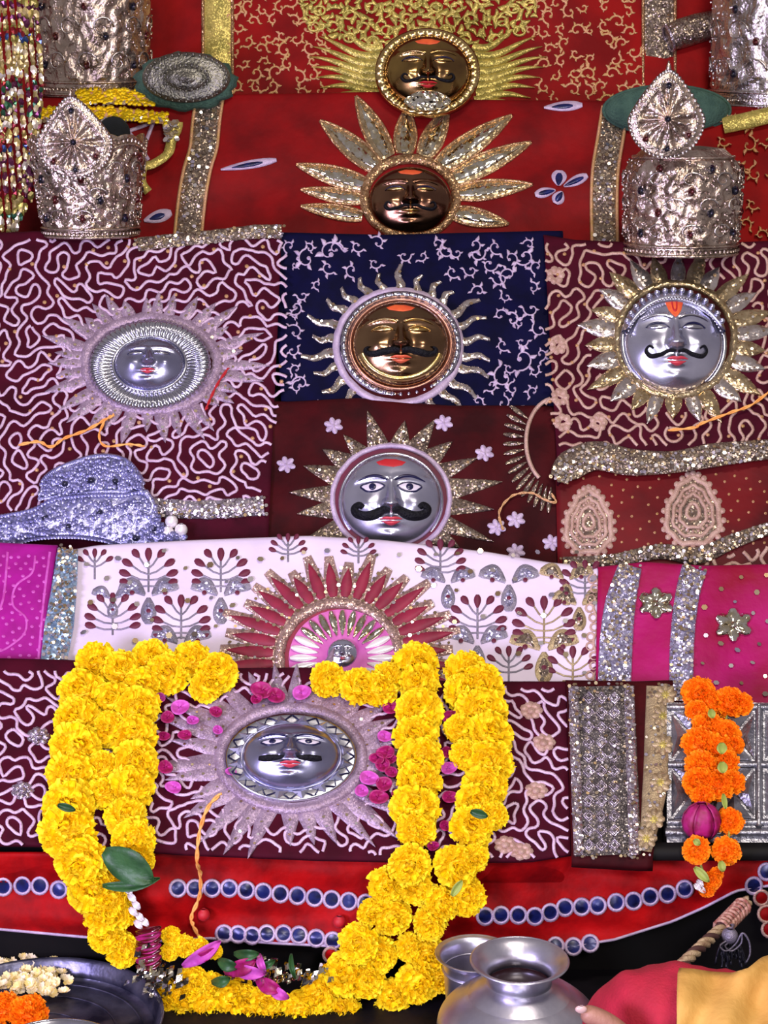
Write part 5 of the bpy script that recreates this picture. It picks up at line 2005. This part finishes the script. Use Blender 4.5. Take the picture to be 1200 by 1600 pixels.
for ln in ([(1092, 1085), (1092, 1165), (1094, 1240), (1096, 1300), (1088, 1328), (1108, 1385)], [(1140, 1098), (1128, 1170), (1134, 1260), (1140, 1290), (1134, 1330), (1112, 1385)]):
    b.tube([(SO if y < 1310 else SO1).P(x, y, 0.026 if y < 1310 else 0.042) for x, y in smoothpl(ln, 8)], 0.0016, 5)
obj('string', b, M['stalk'], t_o)
for x, y in ((1094, 1380), (1097, 1390), (1090, 1386)):
    leaf3(t_o, 'jasmine_bud', M['pearl'], SO1, (x - 5, y - 5), (x + 5, y + 5), 4, 0.05, 0.055)

# ---- loose petals round the lowest mask
SPt = Lift(S2, 0.008)
PET = [(280, 1105, 14), (262, 1120, 11), (338, 1112, 10), (300, 1125, 9), (290, 1148, 10), (258, 1198, 12), (272, 1230, 12), (410, 1078, 16), (430, 1086, 14), (470, 1082, 14), (400, 1092, 9), (610, 1105, 13), (600, 1150, 11), (604, 1175, 13), (598, 1195, 12), (575, 1215, 14), (600, 1225, 13), (590, 1245, 14), (565, 1235, 11), (612, 1206, 10), (620, 1240, 9), (340, 1140, 8), (705, 1120, 13), (698, 1175, 10), (700, 1200, 12), (702, 1245, 12), (696, 1290, 10), (250, 1090, 9), (590, 1185, 11), (255, 1150, 9), (650, 1325, 12), (676, 1322, 9), (610, 1186, 9), (362, 1205, 8)]


def where(x, y):
    if x > 640:
        return 'between the right marigold strands', 'petals between the right strands'
    if x > 560:
        return 'right of the lowest mask', 'petals right of the lowest mask'
    if 390 < x < 480:
        return 'above the lowest mask', 'petals above the lowest mask'
    if x < 345:
        return 'left of the lowest mask', 'petals left of the lowest mask'
    return 'fallen inside the ring of the lowest mask', None


ORD = ['topmost', 'second', 'third', 'fourth', 'fifth', 'sixth', 'seventh', 'eighth', 'ninth', 'tenth', 'eleventh', 'twelfth', 'thirteenth', 'fourteenth', 'fifteenth', 'sixteenth']


def petal_label(i):
    x, y, r = PET[i]
    w_, gp = where(x, y)
    same = [q for q in PET if where(q[0], q[1])[0] == w_]
    if gp and 'above' in gp:
        same.sort(key=lambda q: q[0])
        k = same.index(PET[i])
        pos = ('leftmost' if k == 0 else ORD[k] + ' from the left') + ' of those ' + w_
    elif gp:
        same.sort(key=lambda q: (q[1], q[0]))
        k = same.index(PET[i])
        pos = ('topmost' if k == 0 else ORD[k] + ' from the top') + ' of those ' + w_
    else:
        pos = w_
    return ('pale' if i % 3 == 0 else 'deep') + ' pink rose petal, ' + pos, gp


for i, (x, y, r) in enumerate(PET):
    b = MB()
    a0 = rr.uniform(0, 6.28)
    rows = []
    for j in range(5):
        k = 1 - j / 4 * .99
        rows.append([SPt.P(x + r * k * (math.cos(a) * math.cos(a0) * 1.15 - math.sin(a) * math.sin(a0)) * (1 - .15 * math.cos(a)), y + r * k * .8 * (math.cos(a) * math.sin(a0) * 1.15 + math.sin(a) * math.cos(a0)), 0.002 + 0.007 * k * k + 0.002 * math.sin(3 * a + i)) for a in [q * math.pi / 8 for q in range(16)]])
    b.grid(rows, True)
    lb, gp = petal_label(i)
    obj('rose_petal', b, M['rosepink' if i % 3 == 0 else 'rose'], label=lb, cat='petal', group=gp, solid=0.0006)

# ---- threads
def thread(name, label, S, pts, h, r=0.0013, m='thread', twist=True):
    b = MB()
    P = [S.P(p[0], p[1], h + (p[2] if len(p) > 2 else 0)) for p in smoothpl([(q[0], q[1], q[2] if len(q) > 2 else 0) for q in pts], 8)]
    for s_ in ((0, math.pi) if twist else (0,)):
        b.tube([p + Vector((math.cos(i * .7 + s_), 0, math.sin(i * .7 + s_))) * (r * .9 if twist else 0) for i, p in enumerate(P)], r, 5)
    return obj(name, b, M[m], label=label, cat='thread')


thread('sacred_thread', 'orange thread hanging from the lowest mask down over the red satin skirt', S1g, [(345, 1240, .05), (325, 1262, .06), (312, 1300, .055), (308, 1345, .06), (313, 1365, .035), (312, 1400, .012), (300, 1430, .012), (302, 1446, .012), (312, 1465, .012)], 0.006, 0.0017)
thread('sacred_thread', 'orange and red thread lying under the fluted silver plate on the left cloth', Lift(S4, .016), [(30, 695), (60, 690), (80, 698), (100, 685), (135, 672), (165, 655), (178, 648)], 0.006, 0.0016)
thread('sacred_thread', 'short yellow thread loop below the left cloth\'s ray halo', Lift(S4, .016), [(165, 655), (155, 680), (165, 697), (200, 694), (225, 697)], 0.006, 0.0013)
thread('sacred_thread', 'dark red thread crossing the ray halo right of the fluted silver plate', Lift(S4, .016), [(357, 575), (340, 600), (328, 625), (322, 640)], 0.008, 0.0014, 'redpaste')
thread('sacred_thread', 'orange thread knotted below the crowned mask and running to the right edge', Lift(S4, .024), [(1045, 672), (1085, 668), (1095, 662), (1140, 645), (1175, 632), (1210, 605)], 0.008, 0.0016)
thread('sacred_thread', 'pale yellow thread curling on the dark maroon velvet beside the half sun', Lift(S4c, .018), [(786, 828), (780, 800), (800, 775), (830, 770), (850, 780), (868, 785), (862, 772)], 0.005, 0.0013, 'goldthread')

# ------------------------------------------------------------------ POTS, TRAY, PERSON on the floor


def at_depth(px, py, Y):
    r = vray(px, py)
    return CAM + r * ((Y - CAM.y) / r.y)


Z = Vector((0, 0, 1))
YA = Vector((0, 1, 0))
c = at_depth(812, 1500, -0.22)
t_p = thing('lota_pot', 'round-bellied steel water pot with flared rim in front', 'pot', (c.x, c.y, 0))
k = (CAM - c).dot(-FWD) / F
R = 75 * k
zr = c.z
prof = [(0.0, 0.003), (R * .75, 0.002), (R * .95, .006), (R * 1.4, zr * .14), (R * 1.66, zr * .30), (R * 1.72, zr * .42), (R * 1.62, zr * .54), (R * 1.28, zr * .66), (R * .92, zr * .735), (R * .72, zr * .78), (R * .69, zr * .86), (R * .86, zr * .965), (R * 1.0, zr * .99), (R * 1.02, zr * 1.0), (R * .99, zr * 1.005),
        (R * .84, zr * .975), (R * .68, zr * .90), (R * .66, zr * .82), (R * .9, zr * .76), (R * 1.4, zr * .6)]
pr = smoothpl(prof, 4)
b = MB()
b.lathe(pr, Vector((c.x, c.y, 0)), (U, YA, Z), 72)
obj('body', b, M['potsteel'], t_p)
b = MB()
b.lathe([(0, zr * .80), (R * .665, zr * .80)], Vector((c.x, c.y, 0)), (U, YA, Z), 48)
obj('water', b, M['water'], t_p)
b = MB()
b.lathe([(R * 1.01 + .0018 * math.cos(a), zr * .998 + .0018 * math.sin(a)) for a in [q * math.pi / 4 for q in range(9)]], Vector((c.x, c.y, 0)), (U, YA, Z), 72)
obj('rim_bead', b, M['potsteel'], t_p)

c = at_depth(742, 1490, -0.115)
t_t = thing('steel_tumbler', 'steel tumbler with wide flared lip standing behind the pot', 'tumbler', (c.x, c.y, 0))
k = (CAM - c).dot(-FWD) / F
R = 62 * k
zr = c.z
pr = smoothpl([(0, .003), (R * .6, .002), (R * .66, .01), (R * .74, zr * .5), (R * .80, zr * .86), (R * .88, zr * .95), (R * 1.0, zr), (R * 1.01, zr * 1.01), (R * .97, zr * 1.005), (R * .82, zr * .93), (R * .72, zr * .5), (R * .62, .02), (0, .012)], 4)
b = MB()
b.lathe(pr, Vector((c.x, c.y, 0)), (U, YA, Z), 60)
obj('body', b, M['potsteel'], t_t)
b = MB()
b.lathe([(R * .795 + .0016 * math.cos(a), zr * .80 + .0016 * math.sin(a)) for a in [q * math.pi / 4 for q in range(9)]], Vector((c.x, c.y, 0)), (U, YA, Z), 60)
obj('ridge', b, M['potsteel'], t_t)

# tray at the left


def onfloor(px, py, z=0.0):
    r = vray(px, py)
    return CAM + r * ((z - CAM.z) / r.z)


c = onfloor(70, 1580, 0.012)
c.z = 0
k = 0.00082
t_tr = thing('steel_tray', 'wide dull steel tray with a raised rim on the floor at the lower left', 'tray', c)
R = 200 * k
if c.y + R > 0.03:
    c.y = 0.03 - R
b = MB()
b.lathe(smoothpl([(0, .004), (R * .85, .004), (R * .92, .010), (R * .97, .026), (R, .030), (R * 1.0, .027), (R * .95, .008), (R * .88, .0), (0, 0)], 3), c, (U, YA, Z), 80)
obj('dish', b, M['darkmetal'], t_tr)
for q in (.35, .62, .82):
    b = MB()
    b.lathe([(R * q + .0015 * math.cos(a), .0045 + .0012 * math.sin(a)) for a in [w * math.pi / 3 for w in range(7)]], c, (U, YA, Z), 70)
    obj('engraved_ring', b, M['darkmetal'], t_tr)
tray_c = c.copy()
c = onfloor(85, 1702, 0.0)
c.z = 0.006
R = 105 * k
t_b = thing('steel_bowl', 'shiny steel bowl whose bright rim just shows at the bottom edge', 'bowl', c)
b = MB()
b.lathe(smoothpl([(0, .002), (R * .55, 0), (R * .8, .016), (R * .95, .038), (R * 1.02, .042), (R * .97, .0415), (R * .78, .02), (R * .5, .004), (0, .004)], 3), c, (U, YA, Z), 64)
obj('body', b, M['steel'], t_b)
b = MB()
b.lathe([(R * 1.01 + .0018 * math.cos(a), .042 + .0018 * math.sin(a)) for a in [w * math.pi / 4 for w in range(9)]], c, (U, YA, Z), 64)
obj('rim_bead', b, M['steel'], t_b)
# flowers in the tray
for i, (x, y, r) in enumerate(((44, 1582, 32), (6, 1576, 30))):
    p = onfloor(x, y, 0.020)
    q = Vector((.1, -.4, 1)).to_track_quat('Z', 'Y')
    o_ = inst('orange_marigold', OM[i], None, p, q, (r * .00082, r * .00082, r * .00062), ('orange marigold head lying in the lower left tray', 'orange marigold head at the picture\'s left edge in the tray')[i], 'flower')
b = MB()
for i in range(120):
    x, y = rr.gauss(42, 36), rr.gauss(1526, 13)
    if x < -15 or x > 112 or y > 1552 or y < 1488:
        continue
    p = onfloor(x, y, 0.010 + rr.uniform(0, .012))
    n = Vector((rr.uniform(-.7, .7), rr.uniform(-1, 0), 1)).normalized()
    a1 = n.orthogonal().normalized()
    a2 = n.cross(a1)
    for k in range(6):
        d = a1 * math.cos(k * 1.047) + a2 * math.sin(k * 1.047)
        e = n.cross(d)
        L, W = rr.uniform(.006, .009), rr.uniform(.003, .0042)
        b.grid([[p - e * W * .5, p + n * -.001, p + e * W * .5], [p + d * L * .6 - e * W + n * .002, p + d * L * .6 + n * .0005, p + d * L * .6 + e * W + n * .002], [p + d * L - e * W * .7 + n * .004, p + d * L + n * .003, p + d * L + e * W * .7 + n * .004]])
obj('petal_heap', b, mat('pale_yellow_petals', '#ecd070', .6, 0, '#efe3c8', 1, island=True), label='scattered heap of pale yellow and cream florets in the tray', cat='petals', kind='stuff')

# ---- person at the lower right
pc = at_depth(1050, 1640, -0.40)
t_h = thing('person', 'person in a crimson sleeve and yellow shawl reaching towards the steel pot', 'person', (pc.x, pc.y, 0))


def D(px, py, Y):
    return at_depth(px, py, Y)


def tube_prof(name, pts, m, parent, sides=28, **kw):
    sm = smoothpl([(p[0].x, p[0].y, p[0].z, p[1]) for p in pts], 6)
    b = MB()
    b.tube([Vector(p[:3]) for p in sm], [p[3] for p in sm], sides)
    for i, v in enumerate(b.v):
        b.v[i] = v + Vector((0, 0, 0.0022 * math.sin(v.x * 90 + v.y * 40) + 0.0012 * math.sin(v.x * 210)))
    return obj(name, b, m, parent, **kw)


tube_prof('sleeve', [(D(935, 1618, -.40), .020), (D(950, 1598, -.40), .034), (D(985, 1592, -.41), .054), (D(1025, 1592, -.42), .062), (D(1075, 1600, -.43), .068), (D(1140, 1625, -.44), .075), (D(1230, 1680, -.46), .085)], M['crimson'], t_h)
b = MB()
rows = []
SHp = Surf(1520, -0.47, 62, lambda x, y: 0.007 * math.sin(x / 13 + y / 40) + 0.005 * math.sin(x / 29 - y / 17))
topS = [(1060, 1516), (1085, 1518), (1110, 1522), (1145, 1524), (1170, 1516), (1190, 1500), (1290, 1470)]
for j in range(23):
    v = j / 22
    row = []
    for i in range(41):
        u = i / 40
        x, y = pl(topS, u)
        x2, y2 = 1052 + 238 * u, 1720
        row.append(SHp.P(x + (x2 - x) * v, y + (y2 - y) * v))
    rows.append(row)
rows.insert(0, [p - Z * .05 + YA * .012 for p in rows[0]])
b.grid(rows)
sh = obj('shawl', b, M['shawl'], t_h, solid=0.003)
for x0, y0, x1, y1, w in ((1070, 1540, 1092, 1541, 2.4), (1160, 1545, 1178, 1536, 2.2), (1165, 1580, 1190, 1562, 3), (1120, 1565, 1130, 1585, 2), (1085, 1575, 1100, 1590, 2)):
    b = MB()
    leaf(b, SHp, (x0, y0), (x1, y1), w, 0.0005, 0.0015, 'petal', 5)
    obj('printed_mark', b, M['olivegold'], sh)
# hand: one continuous skinned surface, five fingers
hv, he, hr = [], [], []


def chain(pts, par=None):
    last = par
    ids = []
    for p, r in pts:
        hv.append(p)
        hr.append(r)
        if last is not None:
            he.append((last, len(hv) - 1))
        last = len(hv) - 1
        ids.append(last)
    return ids


HY = -.50
palm = chain([(D(1060, 1700, HY), .026), (D(1035, 1680, HY), .026), (D(1005, 1660, HY), .031), (D(980, 1645, HY), .030)])
kn = palm[-1]
chain([(D(972, 1618, HY), .0140), (D(952, 1600, HY), .0130), (D(928, 1588, HY), .0122), (D(907, 1580, HY), .0108)], kn)
chain([(D(950, 1640, HY - .006), .0125), (D(926, 1626, HY - .01), .0115), (D(904, 1618, HY - .01), .0108), (D(888, 1614, HY - .01), .0096)], kn)
chain([(D(946, 1658, HY - .012), .0120), (D(920, 1650, HY - .02), .0112), (D(900, 1648, HY - .02), .0102), (D(886, 1648, HY - .02), .0090)], kn)
chain([(D(950, 1676, HY - .016), .0105), (D(930, 1674, HY - .024), .0098), (D(914, 1676, HY - .026), .0086)], kn)
chain([(D(1005, 1636, HY - .022), .0140), (D(985, 1622, HY - .038), .0128), (D(966, 1616, HY - .044), .0108)], palm[2])
me = bpy.data.meshes.new('hand')
o0 = wloc(t_h)
me.from_pydata([tuple(v - o0) for v in hv], he, [])
me.materials.append(M['skin'])
ho = bpy.data.objects.new('hand', me)
COL.objects.link(ho)
ho.parent = t_h
sk = ho.modifiers.new('skin', 'SKIN')
for i, v in enumerate(me.skin_vertices[0].data if me.skin_vertices else []):
    v.radius = (hr[i], hr[i])
if not me.skin_vertices:
    bpy.context.view_layer.objects.active = ho
    bpy.ops.mesh.customdata_skin_add()
    for i, v in enumerate(me.skin_vertices[0].data):
        v.radius = (hr[i], hr[i])
me.skin_vertices[0].data[1].use_root = True
sk.use_smooth_shade = True
sb_ = ho.modifiers.new('smooth', 'SUBSURF')
sb_.levels = 2
sb_.render_levels = 2
for (x, y, Yd, q) in ((908, 1577, HY - .010, .9), (889, 1610, HY - .018, .9)):
    b = MB()
    cc = D(x, y, Yd)
    b.ball(cc, .0062, 12, 8, (1.1, .5, .75))
    obj('fingernail', b, M['nail'], ho)

# ---- rope and tassel
t_ro = thing('twisted_rope', 'cream and brown twisted rope slanting up at the lower right', 'rope', D(1060, 1512, -.22))
pts = [D(x, y, Y) for x, y, Y in smoothpl([(1050, 1525, -.24), (1075, 1498, -.20), (1100, 1475, -.15), (1122, 1455, -.10), (1145, 1432, -.07), (1168, 1408, -.06)], 12)]
for s_, m_ in ((0, 'rope1'), (2.09, 'bronze'), (4.19, 'rope1')):
    b = MB()
    dirv = (pts[-1] - pts[0]).normalized()
    a_ = dirv.orthogonal().normalized()
    w_ = dirv.cross(a_)
    b.tube([p + (a_ * math.cos(i * .55 + s_) + w_ * math.sin(i * .55 + s_)) * .0042 for i, p in enumerate(pts)], 0.0042, 6)
    obj('strand', b, M[m_] if m_ != 'bronze' else mat('brown_rope', '#4a2c28', .8), t_ro)
b = MB()
for i in range(9):
    p = pts[-22 + i * 2]
    b.tube([p + (a_ * math.cos(q) + w_ * math.sin(q)) * .0105 for q in [z_ * math.pi / 6 for z_ in range(13)]], .0026, 5)
obj('wrapping', b, mat('rust_wrap', '#8a4438', .7, 0, '#c9a08c', 200), t_ro)
t_ta = thing('tassel', 'small dark tassel of silver thread hanging from the twisted rope', 'tassel', D(1148, 1510, -.12))
rr = random.Random(12)
b = MB()
for i in range(34):
    x0, y0 = 1140 + rr.uniform(-6, 6), 1462 + rr.uniform(-4, 4)
    a = rr.uniform(-1.2, 1.2)
    L = rr.uniform(25, 52)
    b.tube([D(x, y, -.115 + rr.uniform(-.004, .004)) for x, y in smoothpl([(x0, y0), (x0 + L * .4 * math.sin(a), y0 + L * .45), (x0 + L * .55 * math.sin(a), y0 + L)], 4)], .0016, 4)
obj('threads', b, mat('black_thread', '#1a1a24', .5, .3), t_ta, kind='stuff')
b = MB()
b.ball(D(1140, 1462, -.118), .011, 12, 8)
obj('knot', b, M['greythread'], t_ta)
b = MB()
for dx in (0, 8):
    b.tube([D(x, y, -.125) for x, y in smoothpl([(1135 + dx, 1470), (1125 + dx, 1478), (1135 + dx, 1486), (1150 + dx, 1474), (1160, 1458), (1170, 1470), (1172, 1490), (1166, 1504)], 5)], .0013, 4)
obj('silver_loop', b, M['greythread'], t_ta)
b = MB()
b.tube([D(1140, 1462, -.117), D(1146, 1445, -.095), pts[-20]], .002, 5)
obj('hanger', b, M['greythread'], t_ta)
